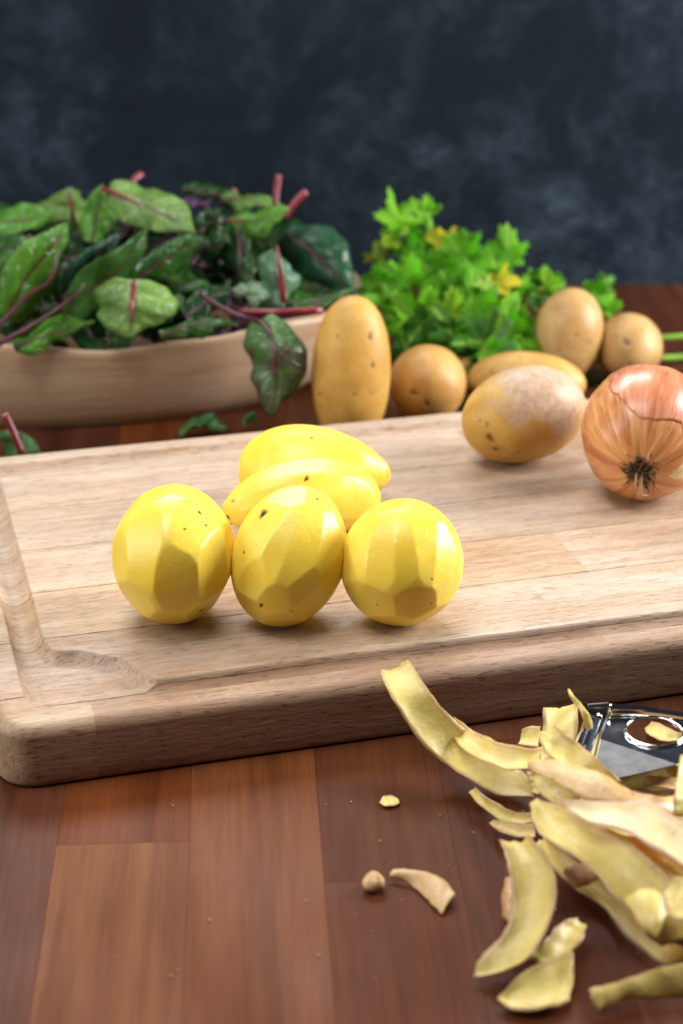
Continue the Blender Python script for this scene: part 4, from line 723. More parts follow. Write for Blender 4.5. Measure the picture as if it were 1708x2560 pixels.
def peeled():
    m = Mat('peeled_potato')
    v = shifted(m)
    a = m.noise(v, 45.0, 4.0, .6)
    b = m.noise(v, 420.0, 3.0, .6)
    s = m.n('Attribute', attribute_name='spot').outputs['Fac']
    g = m.n('Attribute', attribute_name='ridge').outputs['Fac']
    c = m.mix(m.ramp(a, .35, .68), (.95, .665, .055), (.95, .735, .11))
    c = m.mix(m.ramp(b, .55, .75, 0, .35), c, (.94, .84, .28))
    c = m.mix(m.math('MULTIPLY', g, .10), c, (.94, .86, .36))
    c = m.mix(m.ramp(s, .15, .55), c, (.42, .20, .035))
    c = m.mix(m.ramp(s, .62, .95), c, (.05, .022, .012))
    m.p(Base_Color=c, Roughness=m.ramp(b, .3, .7, .27, .42), Specular_IOR_Level=.5, Subsurface_Weight=.40, Subsurface_Radius=(1.0, .65, .15), Subsurface_Scale=.005)
    m.bump(m.math('ADD', b, m.math('MULTIPLY', a, 2.0)), .22, .0006)
    return m.m


def skin_potato(scab):
    m = Mat('scabby_potato_skin' if scab else 'potato_skin')
    v = shifted(m)
    a = m.noise(v, 38.0, 5.0, .62, .3)
    b = m.noise(v, 260.0, 3.0, .6)
    s = m.n('Attribute', attribute_name='spot').outputs['Fac']
    base = tint(m)
    c = m.mix(m.ramp(a, .38, .66), m.mix(1.0, base, (.80, .70, .55), 'MULTIPLY'), base)
    c = m.mix(m.ramp(b, .60, .72, 0, .35), c, (.30, .15, .045))
    scuff = m.noise(v, 24.0, 6.0, .72, .6)
    c = m.mix(m.ramp(scuff, .54, .66, 0, .45), c, m.mix(1.0, base, (1.22, 1.30, 1.55), 'MULTIPLY'))
    c = m.mix(m.ramp(scuff, .42, .32, 0, .5), c, m.mix(1.0, base, (.62, .52, .45), 'MULTIPLY'))
    c = m.mix(m.ramp(m.noise(v, 150.0, 2.0), .68, .74, 0, .6), c, (.20, .09, .03))
    rough = m.ramp(a, .3, .7, .42, .56)
    if scab:
        sm = m.n('Attribute', attribute_name='scab').outputs['Fac']
        pz = m.noise(v, 60.0, 6.0, .72, .3)
        k = m.ramp(m.math('ADD', pz, m.math('MULTIPLY', sm, .46)), .64, .86, 0, .85)
        c = m.mix(k, c, m.mix(m.ramp(b, .3, .7), (.36, .23, .15), (.54, .42, .35)))
        rough = m.math('ADD', rough, m.math('MULTIPLY', k, .05))
    c = m.mix(m.ramp(s, .15, .8, 0, .9), c, (.10, .04, .015))
    m.p(Base_Color=c, Roughness=rough, Specular_IOR_Level=.45, Subsurface_Weight=.06, Subsurface_Radius=(1, .5, .2), Subsurface_Scale=.002)
    m.bump(m.math('ADD', a, m.math('MULTIPLY', b, .4)), .25, .0008)
    return m.m


M['peeled'], M['skin'], M['scab'] = peeled(), skin_potato(False), skin_potato(True)


def peel_mat(name, inner):
    m = Mat(name)
    v = shifted(m)
    uv = m.n('SeparateXYZ', i_0=m.coord('UV'))
    t = m.math('ABSOLUTE', m.math('SUBTRACT', uv.outputs[1], .5))
    e = m.math('ADD', m.math('MULTIPLY', t, 2.0), m.math('MULTIPLY', m.math('SUBTRACT', m.noise(v, 160.0, 3.0), .5), .35))
    a = m.noise(v, 60.0, 4.0, .6)
    b = m.noise(v, 330.0, 3.0, .6)
    if inner:
        c = m.mix(m.ramp(a, .35, .68), (.54, .41, .095), (.66, .53, .17))
        c = m.mix(m.ramp(b, .5, .75, 0, .4), c, (.70, .60, .26))
        c = m.mix(m.ramp(e, .70, 1.0, 0, .9), c, (.34, .19, .08))
        c = m.mix(m.ramp(m.noise(v, 75.0, 2.0), .70, .77, 0, .6), c, (.30, .17, .07))
    else:
        c = m.mix(m.ramp(a, .36, .66), (.50, .30, .11), (.66, .46, .21))
        c = m.mix(m.math('MULTIPLY', m.ramp(b, .5, .72), .35), c, (.80, .66, .50))
        c = m.mix(m.ramp(m.noise(v, 210.0, 2.0), .66, .73, 0, .85), c, (.13, .06, .03))
        c = m.mix(m.ramp(m.noise(v, 30.0, 3.0), .5, .68, 0, .5), c, (.44, .25, .10))
    c = m.mix(1.0, c, tint(m), 'MULTIPLY')
    m.p(Base_Color=c, Roughness=m.ramp(b, .3, .7, .34, .55), Specular_IOR_Level=.5, Subsurface_Weight=.18, Subsurface_Radius=(1, .65, .2), Subsurface_Scale=.0025)
    m.bump(m.math('ADD', b, a), .35, .0008)
    return m.m


M['peel_in'], M['peel_out'] = peel_mat('peel_flesh_side', True), peel_mat('peel_skin_side', False)


def leaf_mat(name, veins, vein_col, trans, mottled=False):
    m = Mat(name)
    v = shifted(m)
    uv = m.n('SeparateXYZ', i_0=m.coord('UV'))
    u, w = uv.outputs[0], uv.outputs[1]
    t = m.math('ABSOLUTE', m.math('SUBTRACT', w, .5))
    base = tint(m)
    a = m.noise(v, 45.0, 4.0, .6)
    c = m.mix(m.ramp(a, .35, .68), m.mix(1.0, base, (.62, .66, .60), 'MULTIPLY'), m.mix(1.0, base, (1.25, 1.15, 1.1), 'MULTIPLY'))
    if mottled:
        c = m.mix(m.ramp(m.noise(v, 38.0, 4.0, .65, .4), .47, .60, 0, .8), c, (.060, .028, .040))
    # side veins run forward from the midrib
    wob = m.math('MULTIPLY', m.math('SUBTRACT', m.noise(v, 60.0, 2.0), .5), .25)
    ph = m.math('FRACT', m.math('ADD', m.math('SUBTRACT', m.math('MULTIPLY', u, veins), m.math('MULTIPLY', t, veins * .55)), wob))
    d = m.math('ABSOLUTE', m.math('SUBTRACT', ph, .5))
    vein = m.ramp(d, .0, .075, 1.0, 0.0)
    mid = m.ramp(t, .012, .04, 1.0, 0.0)
    fine = m.n('TexVoronoi', feature='DISTANCE_TO_EDGE', i_Vector=v, i_Scale=190.0).outputs[0]
    c = m.mix(m.ramp(fine, .0, .12, .16, 0.0), c, m.mix(1.0, base, (1.6, 1.35, 1.2), 'MULTIPLY'))
    c = m.mix(m.math('MULTIPLY', vein, .30), c, vein_col)
    c = m.mix(m.math('MULTIPLY', mid, .9), c, vein_col)
    m.p(Base_Color=c, Roughness=m.ramp(a, .3, .7, .16, .28), Specular_IOR_Level=.34)
    m.bump(m.math('SUBTRACT', m.math('SUBTRACT', a, m.math('MULTIPLY', vein, .5)), m.math('MULTIPLY', m.ramp(fine, 0, .1, 1, 0), .25)), .5, .0015)
    tr = m.n('BsdfTranslucent', i_Color=m.mix(1.0, c, (1.3, 1.5, .7), 'MULTIPLY'))
    mx = m.n('MixShader', i_0=trans, i_1=m.b.outputs[0], i_2=tr.outputs[0])
    m.set(m.out.inputs['Surface'], mx.outputs[0])
    return m.m


M['beet'] = leaf_mat('beet_leaf_blade', 5.0, (.10, .012, .030), .24)
M['beet_mottled'] = leaf_mat('mottled_beet_leaf_blade', 5.0, (.10, .012, .030), .14, True)
M['parsley'] = leaf_mat('parsley_leaf', 4.0, (.38, .64, .10), .50)


def plain(name, col, rough=.4, spec=.5, var=.25, nscale=80.0, sss=0.0, bump=.2):
    m = Mat(name)
    v = shifted(m)
    a = m.noise(v, nscale, 4.0, .6)
    c = m.mix(m.ramp(a, .3, .7), tuple(x * (1 - var) for x in col), tuple(min(1, x * (1 + var)) for x in col))
    m.p(Base_Color=c, Roughness=rough, Specular_IOR_Level=spec, Subsurface_Weight=sss, Subsurface_Scale=.003)
    m.bump(a, bump, .0006)
    return m.m


M['stalk'] = plain('red_stalk', (.17, .010, .022), .3, .55, .35, 120)
M['stalk_dark'] = plain('purple_stalk', (.075, .010, .026), .3, .55, .45, 120)
M['cut'] = plain('cut_stalk_end', (.60, .34, .28), .5)
M['green_stem'] = plain('green_stem', (.22, .40, .06), .35, .5, .2, 90)
M['root'] = plain('dry_root', (.10, .062, .035), .7, .3, .5, 300)
M['root_pale'] = plain('pale_root', (.42, .30, .18), .6, .3, .3, 300)
M['flesh'] = plain('onion_flesh', (.78, .66, .36), .35, .5, .08, 90, .2)
M['husk'] = plain('potato_eye_husk', (.52, .33, .16), .5, .4, .4, 260)

m = Mat('steel')
v = m.coord()
sm = m.noise(v, 70.0, 4.0)
m.p(Base_Color=(.80, .82, .84), Metallic=1.0, Roughness=m.ramp(sm, .3, .75, .05, .12))
M['steel'] = m.m
m = Mat('grey_reflection_steel')
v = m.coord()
m.p(Base_Color=m.mix(m.ramp(m.noise(v, 140.0, 5.0), .35, .7), (.12, .125, .13), (.19, .195, .20)), Metallic=.7, Roughness=.52)  # duller grey metal paints a grey reflection on the handle front
M['grey_reflection_steel'] = m.m
m = Mat('dark_steel')
m.p(Base_Color=(.16, .17, .17), Metallic=1.0, Roughness=.3)
M['dark_steel'] = m.m


def onion_mat(name, outer):
    m = Mat(name)
    v = m.coord()
    xyz = m.n('SeparateXYZ', i_0=v)
    rho = m.math('SQRT', m.math('ADD', m.math('MULTIPLY', xyz.outputs[0], xyz.outputs[0]), m.math('MULTIPLY', xyz.outputs[1], xyz.outputs[1])))
    cx = m.math('DIVIDE', xyz.outputs[0], rho); cy = m.math('DIVIDE', xyz.outputs[1], rho)
    lon = m.n('CombineXYZ', i_0=cx, i_1=cy, i_2=m.math('MULTIPLY', xyz.outputs[2], 6.0)).outputs[0]
    s1 = m.noise(lon, 6.5, 3.0, .55)
    s2 = m.noise(lon, 20.0, 3.0, .55)
    pat = m.noise(v, 60.0, 4.0, .65)
    if outer:
        c = m.mix(m.ramp(s1, .35, .68), (.48, .145, .065), (.64, .25, .13))
        c = m.mix(m.ramp(s2, .5, .72, 0, .5), c, (.70, .38, .22))
    else:
        c = m.mix(m.ramp(s1, .36, .66), (.44, .135, .035), (.70, .34, .13))
        c = m.mix(m.ramp(s2, .50, .72, 0, .40), c, (.86, .58, .30))
        c = m.mix(m.ramp(pat, .64, .70, 0, .45), c, (.15, .07, .035))
    m.p(Base_Color=c, Roughness=m.ramp(s2, .3, .7, .26, .42), Specular_IOR_Level=.55, Coat_Weight=.2, Coat_Roughness=.2)
    m.bump(m.math('ADD', s2, s1), .22, .0010)
    return m.m


M['onion_in'], M['onion_out'] = onion_mat('onion_skin', False), onion_mat('onion_outer_skin', True)

# ------------------------------------------------------------------ the setting: wall and table top
g = np.array([(x, 1.4183, z) for x in (-1.1, 1.1) for z in (-.25, .52)])
V = np.vstack([g, g + [0, .08, 0]])
tag(obj('wall', V, [(0, 2, 3, 1), (4, 5, 7, 6), (1, 3, 7, 5), (0, 4, 6, 2), (0, 1, 5, 4), (2, 6, 7, 3)], M['slate'], smooth=False), kind='structure')

TB = 0.057                                   # the staves run away from the camera, turned a little
table = thing('table', 'reddish brown butcher block tabletop of glued wooden staves', 'table', (-0.0115, 0.675, 0), rotz=math.pi / 2 + TB)


def stave(x0, x1, y0, y1, z0, z1, ch):
    """block along local x with a small chamfer on the top edges"""
    v = [(x0, y0, z0), (x1, y0, z0), (x1, y1, z0), (x0, y1, z0), (x0, y0, z1 - ch), (x1, y0, z1 - ch), (x1, y1, z1 - ch), (x0, y1, z1 - ch),
         (x0 + ch, y0 + ch, z1), (x1 - ch, y0 + ch, z1), (x1 - ch, y1 - ch, z1), (x0 + ch, y1 - ch, z1)]
    f = [(3, 2, 1, 0), (0, 1, 5, 4), (1, 2, 6, 5), (2, 3, 7, 6), (3, 0, 4, 7), (4, 5, 9, 8), (5, 6, 10, 9), (6, 7, 11, 10), (7, 4, 8, 11), (8, 9, 10, 11)]
    return v, f


SW = 0.0537
tones = [(r_ * .58, g_ * .64, b_ * .78) for r_, g_, b_ in [(.235, .078, .032), (.15, .046, .020), (.185, .058, .024), (.125, .040, .019), (.20, .070, .032), (.165, .048, .020)]]
near = {k_: (r_ * .80, g_ * .84, b_ * .70) for k_, (r_, g_, b_) in {(1, 0): (.25, .088, .038), (1, 1): (.165, .045, .016), (0, 0): (.18, .056, .022), (-1, 0): (.165, .047, .019), (-1, 1): (.125, .039, .018), (2, 0): (.165, .058, .027), (-2, 0): (.14, .042, .019)}.items()}
cuts = {1: [-.053], 0: [.41], -1: [-.085], 2: [-.32, .25], -2: [.02]}
for k in range(-9, 9):                       # k = 0 lies right of the seam at the table's origin... one row per seam
    y0, y1 = (k) * SW, (k + 1) * SW
    ends = [-.50]
    rr = random.Random(k + 50)
    cs = cuts.get(k, [rr.uniform(-.35, -.05), rr.uniform(.2, .45)])
    lim = .735 - .0571 * (y0 + y1) / 2
    ends = [-.50] + [c for c in cs] + [lim]
    for a, b in zip(ends, ends[1:]):
        t = near.get((k, ends.index(a)), tones[rr.randrange(6)])
        f_ = rr.uniform(.85, 1.12)
        v, f = stave(a + .00004, b - .00004, y0 + .00004, y1 - .00004, -.03, 0.0, .00008)
        obj('stave', v, f, M['table_wood'], table, smooth=False, col=tuple(c * f_ for c in t), rel=False)

# ------------------------------------------------------------------ cutting board
BA = R(15.58)
BU, BV, BW, BD, BT = .036, .669, .475, .318, .030       # corner in its own frame, width, depth, thickness
bo = (BU * math.cos(BA) - BV * math.sin(BA), BU * math.sin(BA) + BV * math.cos(BA), 0)
board = thing('cutting_board', 'thick beech cutting board with a juice groove and a scooped corner', 'cutting board', bo, rotz=BA)
prof = []                                               # edge profile: (inset, height)
rb, rt = .003, .006
for k in range(5):
    w = math.pi / 2 * (1 - k / 4)
    prof.append((rb - rb * math.cos(w), rb - rb * math.sin(w)) if k else (rb + .004, 0.0))
prof += [(0, .009), (0, .014), (0, .018)]
for k in range(9):
    w = math.pi / 2 * k / 8
    prof.append((rt - rt * math.cos(w), BT - rt + rt * math.sin(w)))
prof[-1] = (rt, BT)
prof.append((rt + .002, BT))
NP = len(prof)
HW, GD = .0075, .0062
GR = (HW * HW + GD * GD) / (2 * GD)
gl, gf, gb, gr_ = .0584 - BU, .690 - BV, .9645 - BV, BW - (.0584 - BU)
curve = np.array([(.066, .7520), (.0668, .745), (.0690, .7372), (.0735, .7350), (.0792, .7339), (.0850, .7297), (.0900, .7262), (.0962, .7219), (.1000, .7160), (.1030, .7095), (.1071, .7006), (.1110, .6972), (.1180, .6966)]) - [BU, BV]
curve = spline(curve, 60)
poly = np.vstack([curve, [(.1180 - BU, gf), (gl, gf), (gl, .752 - BV)]])


def inside(p, x, y):
    c = np.zeros(x.shape, bool)
    j = len(p) - 1
    for i in range(len(p)):
        xi, yi, xj, yj = *p[i], *p[j]
        if yi != yj:
            c ^= ((yi > y) != (yj > y)) & (x < (xj - xi) * (y - yi) / (yj - yi) + xi)
        j = i
    return c


def segdist(p, x, y):
    d = np.full(x.shape, 1.0)
    for a, b in zip(p, p[1:]):
        ab = b - a
        t = (((x - a[0]) * ab[0] + (y - a[1]) * ab[1]) / (ab @ ab)).clip(0, 1)
        d = np.minimum(d, np.hypot(x - a[0] - t * ab[0], y - a[1] - t * ab[1]))
    return d


def depth(x, y):
    rc = .012
    qx = np.abs(x - (gl + gr_) / 2) - ((gr_ - gl) / 2 - rc); qy = np.abs(y - (gf + gb) / 2) - ((gb - gf) / 2 - rc)
    sd = np.hypot(np.maximum(qx, 0), np.maximum(qy, 0)) + np.minimum(np.maximum(qx, qy), 0) - rc
    d = np.abs(sd)
    dep = np.sqrt(np.maximum(GR * GR - np.minimum(d, HW) ** 2, 0)) - (GR - GD)
    dep[d >= HW] = 0
    near = (x < .10) & (y < .10)
    xx, yy = x[near], y[near]
    if len(xx):
        ins = inside(poly, xx, yy)
        dd = segdist(curve, xx, yy)
        r = .0062
        cove = .0060 * (1 - (1 - np.minimum(dd / r, 1)) ** 2.4)
        dep[near] = np.maximum(dep[near], np.where(ins, cove, 0))
    return dep


def lines(total, segs, cutsat, fine):
    """interior grid lines between the edge profiles: segs (from, to, step); cut lines get two neighbours"""
    L = []
    for a, b, s in segs:
        L += list(np.linspace(a, b, max(2, int(round((b - a) / s)) + 1)))
    lo, hi = rt + .0025, total - rt - .0025
    L = [l for l in L if lo < l < hi and all(abs(l - c) > .0009 for c in cutsat)]
    for c in cutsat: L += [c - .0006, c, c + .0006]
    L = sorted(set(round(l, 5) for l in L))
    return L


us = lines(BW, [(.0090, .095, .0005), (.097, BW - .034, .003), (BW - .032, BW - .0105, .0012)], [.078 - BU, .178 - BU, .3155 - BU, .337 - BU, .255 - BU, .118 - BU], 0)
joints = [.6965 - BV, .749 - BV, .799 - BV, .8495 - BV, .902 - BV, .952 - BV]
vs_ = lines(BD, [(.0090, .088, .0005), (.090, .282, .003), (.284, .309, .0009)], joints, 0)


def axis(total, L):
    """plan coordinate, pseudo coordinate for the corner and profile index of every grid line"""
    plan = [p[0] for p in prof] + L + [total - p[0] for p in prof[::-1]]
    ps = np.r_[0, np.cumsum(np.hypot(*np.diff(np.array(prof), axis=0).T))]
    ps = ps / ps[-1] * prof[-1][0]
    pseudo = list(ps) + L + list(total - ps[::-1])
    idx = list(range(NP)) + [NP] * len(L) + list(range(NP))[::-1]
    return np.array(plan), np.array(pseudo), np.array(idx)


pu, su, iu = axis(BW, us)
pv, sv, iv = axis(BD, vs_)
X = np.repeat(pu[:, None], len(pv), 1); Y = np.repeat(pv[None, :], len(pu), 0)
K = np.minimum(iu[:, None], iv[None, :])
PD = np.array([p[0] for p in prof] + [9.]); PZ = np.array([p[1] for p in prof] + [BT])
Z = PZ[K]
SU = np.repeat(su[:, None], len(sv), 1); SV = np.repeat(sv[None, :], len(su), 0)
X = np.where(K < NP, np.where((iu[:, None] <= iv[None, :]), X, SU), X)
Y = np.where(K < NP, np.where((iv[None, :] <= iu[:, None]), Y, SV), Y)
RC = .0175                                              # plan radius of the corners
for sx in (0, 1):
    for sy in (0, 1):
        a = (RC - (SU if not sx else BW - SU)) / RC; b = (RC - (SV if not sy else BD - SV)) / RC
        sel = (a > 0) & (b > 0)
        r = np.maximum(a, b)
        ins = np.where(K < NP, PD[K], RC * (1 - r))
        rad = RC - ins
        nrm = np.hypot(a, b) + 1e-12
        nx, ny = RC - rad * a / nrm, RC - rad * b / nrm
        X = np.where(sel, nx if not sx else BW - nx, X)
        Y = np.where(sel, ny if not sy else BD - ny, Y)
top = K >= NP - 1
dz = depth(X, Y)
Z = np.where(top, Z - dz, Z)
Z = Z + np.where(top, .00012 * np.sin(X * 90 + 1) * np.sin(Y * 70), 0)

beech = [(.58, .46, .36), (.61, .50, .40), (.53, .41, .305), (.55, .43, .33), (.60, .485, .385), (.50, .38, .28)]
jset = [0] + [int(np.argmin(np.abs(pv - j))) for j in joints] + [len(pv) - 1]
ucuts = [[.078 - BU, .3155 - BU], [.178 - BU], [.337 - BU], [.118 - BU], [.255 - BU], [.337 - BU], [.178 - BU]]
tint_of = {(0, 0): (.50, .365, .245), (0, 1): (.43, .295, .205), (0, 2): (.46, .33, .235), (1, 0): (.55, .42, .315), (1, 1): (.59, .475, .37), (2, 0): (.53, .39, .255), (2, 1): (.58, .465, .36), (3, 0): (.60, .48, .38), (3, 1): (.57, .445, .34), (4, 0): (.58, .47, .37), (5, 0): (.60, .49, .395)}
for r_, (j0, j1) in enumerate(zip(jset, jset[1:])):
    iset = [0] + [int(np.argmin(np.abs(pu - c))) for c in ucuts[r_]] + [len(pu) - 1]
    for q_, (i0, i1) in enumerate(zip(iset, iset[1:])):
        x, y, z = (A[i0:i1 + 1, j0:j1 + 1].copy() for A in (X, Y, Z))
        gap, drop = .00022, .00020
        walls = []
        if j0 > 0: y[:, 0] += gap; z[:, 0] -= drop; walls.append('f')
        if j1 < len(pv) - 1: y[:, -1] -= gap; z[:, -1] -= drop; walls.append('b')
        if i0 > 0: x[0] += .00001; z[0] -= .00003; walls.append('l')
        if i1 < len(pu) - 1: x[-1] -= .00001; z[-1] -= .00003; walls.append('r')
        n, k = x.shape
        V = list(np.c_[x.ravel(), y.ravel(), z.ravel()])
        ii, jj = np.meshgrid(np.arange(n - 1), np.arange(k - 1), indexing='ij')
        b0 = (ii * k + jj).ravel()
        F = list(np.c_[b0, b0 + k, b0 + k + 1, b0 + 1])
        for w in walls:                                 # the cut side of the piece, down to its underside
            idx = {'f': [i * k for i in range(n)], 'b': [i * k + k - 1 for i in range(n)][::-1], 'l': list(range(k))[::-1], 'r': [(n - 1) * k + j for j in range(k)]}[w]
            base, L_ = len(V), len(idx)
            for t in idx: V.append(V[t].copy())
            for t in idx:
                p = V[t].copy(); p[2] = max(p[2] - .012, .001) if p[2] > .014 else p[2]; V.append(p)
            for a in range(L_ - 1):
                F.append((base + a + 1, base + a, base + L_ + a, base + L_ + a + 1))
        col = tint_of.get((r_, q_), beech[(r_ * 2 + q_) % 6])
        col = (col[0] * .99, col[1] * 1.04, col[2] * 1.14)
        obj('beech_strip', V, F, M['beech'], board, col=col, rel=False)
# inner core closes the board underneath
v, f = stave(.008, BW - .008, .008, BD - .008, .0012, .018, .001)
obj('board_core', v, f, M['beech'], board, smooth=False, col=beech[2], rel=False)

# ------------------------------------------------------------------ potatoes
def ico(sub):
    bm = bmesh.new()
    bmesh.ops.create_icosphere(bm, subdivisions=sub, radius=1.0)
    v = np.array([x.co[:] for x in bm.verts]); f = [tuple(x.index for x in p.verts) for p in bm.faces]
    bm.free()
    return v, f


ICO = {6: ico(6), 7: ico(7)}


def lump(v, seed, amp, freqs=(1.6, 3.1)):
    r = np.random.default_rng(seed)
    s = np.zeros(len(v))
    for fr, am in zip(freqs, (1, .45)):
        for _ in range(5):
            k = r.normal(size=3); k *= fr / np.linalg.norm(k)
            s += am * np.sin(v @ k + r.uniform(0, 6.28))
    return amp * s / 5


def make_potato(key, name, label, mat, group, peeled_, seed, col=None, extra=None):
    d = POTS[key]
    c, ax, Rm = np.array(d['c']), np.array(d['ax']), np.array(d['R'])
    v, f = ICO[7 if peeled_ else 6]
    rad = 1 / np.linalg.norm(v / ax, axis=1)
    if peeled_:
        un = v / ax; un /= np.linalg.norm(un, axis=1)[:, None]
        cand = [rad * 1.0]
        ph = np.arctan2(un[:, 1], un[:, 0])
        wob = lump(v, seed + 9, .10, (2.0, 4.5))
        GAM = .86                                        # 1 would be dead flat cuts, 0 none
        for a, fac in d.get('strips', []):
            cs = np.cos(ph + wob - a)
            sxy = np.hypot(un[:, 0], un[:, 1])               # 1 at the waist, 0 at the tips
            fr = np.where(cs > .2, fac / np.maximum(cs, .2) ** GAM, 9)
            cand.append(rad * (1 + (fr - 1) * np.clip(sxy * 1.15, 0, 1)))
        for nx, ny, nz, f_, ex, ey, ez, kl in d.get('planes', []):
            # one stroke of the peeler: flat across, following the potato along the stroke
            nn, ee = np.array([nx, ny, nz]), np.array([ex, ey, ez])
            ee = ee - nn * (ee @ nn); ee /= np.linalg.norm(ee)
            bb = np.cross(nn, ee)
            uw = un + lump(v, seed + int(1e3 * abs(nx)), .035, (2.5, 6))[:, None] * bb
            sa, sl, dn = uw @ bb, uw @ ee, uw @ nn
            q = np.sqrt(np.maximum(1 - sa ** 2 - (kl * sl) ** 2, .05))
            cand.append(rad * np.where(dn > .12, f_ / q ** .97, 9))
        cand = np.array(cand)
        pw = 260.0
        mn = cand.min(0)
        r2 = mn * ((cand / mn) ** -pw).sum(0) ** (-1 / pw)
        ridge = np.clip(((cand / mn) ** -pw).sum(0) - 1.15, 0, 1)
        rad = r2 * (1 + lump(v, seed + 3, .016, (1.5, 3.5)) + lump(v, seed + 4, .0022, (14, 30)))
    else:
        rad *= 1 + lump(v, seed, .045) + lump(v, seed + 5, .008, (5, 11))
        ridge = np.zeros(len(v))
    spot = np.zeros(len(v))
    for sx, sy, sz, r in d['spots']:
        s = np.array([sx, sy, sz]); s /= np.linalg.norm(s)
        r = r * (.95 if peeled_ else 1.35)
        q = v - s
        ang = random.uniform(0, 6.28)
        t1 = np.cross(s, [math.cos(ang), .3, math.sin(ang)]); t1 /= np.linalg.norm(t1)
        t2 = np.cross(s, t1)
        loc = rad[np.argmax(v @ s)]
        dd = np.sqrt((q @ t1 * loc / r) ** 2 + (q @ t2 * loc / (r * .62)) ** 2 + (q @ s * loc / r) ** 2)
        dd = dd * (1 + .15 * np.sin(3 * np.arctan2(q @ t1, q @ t2) + ang))
        k = np.clip(1.25 - dd, 0, 1)
        spot = np.maximum(spot, k)
        rad -= np.clip(1.6 - dd, 0, 1) ** 2 * r * (.10 if peeled_ else .16)
    p = v * rad[:, None]
    if extra: p = extra(p, v, ax)
    wv = p @ Rm.T + c
    wv[:, 2] += d['base_z'] - wv[:, 2].min() if 'base_z' in d else 0
    attr = {'spot': spot, 'ridge': ridge}
    if key == 'U3':
        w = np.array([.45, -.45, .75]); w /= np.linalg.norm(w)
        attr['scab'] = np.clip((v @ Rm.T) @ w, 0, 1)
    base = Vector((c[0], c[1], wv[:, 2].min()))
    me_v = wv - np.array(base)
    o = obj(name, me_v, f, mat, col=col, attr=attr)
    o.location = base
    return tag(o, label, name.replace('_', ' ').split()[-1] if False else 'potato', group)


T0 = BT + .0002
for k in POTS: POTS[k]['base_z'] = T0 if k in ('P1', 'P2', 'P3', 'P4', 'P5', 'U3') else .0002
POTS['U5']['base_z'] = .0006


def banana(p, v, ax):
    q = p.copy()
    t = p[:, 2] / ax[2]
    q[:, 1] -= .0045 * (t ** 2 - .3) * 1.0
    q[:, :2] *= (1 + .14 * t)[:, None]
    return q


def wedge(p, v, ax):
    q = p.copy()
    t = p[:, 2] / ax[2]
    q[:, :2] *= (1.04 - .20 * t)[:, None]
    q[:, 1] -= .003 * (t ** 2 - .3)
    return q


gp = 'peeled potatoes on the cutting board'
make_potato('P1', 'peeled_potato', 'peeled yellow potato set apart on the left with an end facing forward', M['peeled'], gp, True, 1)
make_potato('P2', 'peeled_potato', 'peeled yellow potato leaning in the middle with a big black eye', M['peeled'], gp, True, 2)
make_potato('P3', 'peeled_potato', 'rounded peeled yellow potato with a shiny white facet, right of the leaning one', M['peeled'], gp, True, 3)
make_potato('P4', 'peeled_potato', 'curved long peeled potato lying right behind the leaning one', M['peeled'], gp, True, 4, extra=banana)
make_potato('P5', 'peeled_potato', 'rearmost long peeled potato lying behind the curved one', M['peeled'], gp, True, 5, extra=wedge)
gu = 'unpeeled potatoes round the board'
sk = [(.60, .36, .085), (.54, .315, .095), (.56, .34, .08), (.60, .38, .11), (.53, .345, .14), (.51, .325, .125), (.5, .28, .08)]


def egg(p, v, ax):
    q = p.copy(); t = p[:, 2] / ax[2]
    q[:, :2] *= (1 + .10 * t)[:, None]
    return q


def taper(p, v, ax):
    q = p.copy(); t = p[:, 2] / ax[2]
    s = 1 + .16 * (np.abs(t) ** 2.5)
    q[:, :2] *= (s * (1 - .05 * t))[:, None]
    return q


make_potato('U1', 'potato', 'tall unpeeled potato standing upright beside the wooden bowl', M['skin'], gu, False, 11, sk[0], taper)
make_potato('U2', 'potato', 'round unpeeled potato with puckered eyes below the parsley', M['skin'], gu, False, 12, sk[1])
make_potato('U3', 'potato', 'unpeeled potato with grey scab patches lying on the cutting board', M['scab'], gu, False, 13, sk[2])
make_potato('U4', 'potato', 'smooth golden potato just behind the scabby one', M['skin'], gu, False, 14, sk[3])
make_potato('U5', 'potato', 'large unpeeled potato tipped up behind the onion beside the parsley', M['skin'], gu, False, 15, sk[4], egg)
make_potato('U6', 'potato', 'small round potato with one brown eye at the far right of the pile', M['skin'], gu, False, 16, sk[5])
make_potato('U7', 'potato', 'little potato mostly hidden under the parsley leaves', M['skin'], gu, False, 17, sk[6])

# ------------------------------------------------------------------ onion
d = ONION
oc, oax, oR = np.array(d['c']), np.array(d['ax']), np.array(d['R'])
onion = thing('onion', 'large brown skinned onion with its dry roots facing forward', 'onion', (oc[0], oc[1], BT))


def onion_r(v):
    """radius of the bulb in direction v (local; +z is the root end)"""
    z = v[:, 2]
    r = 1 / np.linalg.norm(v / np.array([oax[0], oax[0], oax[2]]), axis=1)
    r *= 1 - .075 * np.exp(-((1 - z) / .018)) + .16 * np.exp(-((1 + z) / .02))
    ph = np.arctan2(v[:, 1], v[:, 0])
    return r * (1 + .010 * np.sin(3 * ph + 1) + .006 * np.sin(7 * ph) + .003 * np.sin(17 * ph + 2 * z))


nlat, nlon = 90, 150
V, F = [], []
for i in range(nlat + 1):
    th = math.pi * i / nlat
    for j in range(nlon):
        w = 2 * math.pi * j / nlon
        V.append((math.sin(th) * math.cos(w), math.sin(th) * math.sin(w), math.cos(th)))
V = np.array(V)
for i in range(nlat):
    for j in range(nlon):
        j2 = (j + 1) % nlon
        F.append((i * nlon + j, (i + 1) * nlon + j, (i + 1) * nlon + j2, i * nlon + j2))


def to_onion(v, lift=0.0):
    return v * (onion_r(v) + lift)[:, None]


def place(o):
    o.matrix_local = Matrix.Translation(Vector(oc) - onion.location) @ Matrix(oR.tolist()).to_4x4()


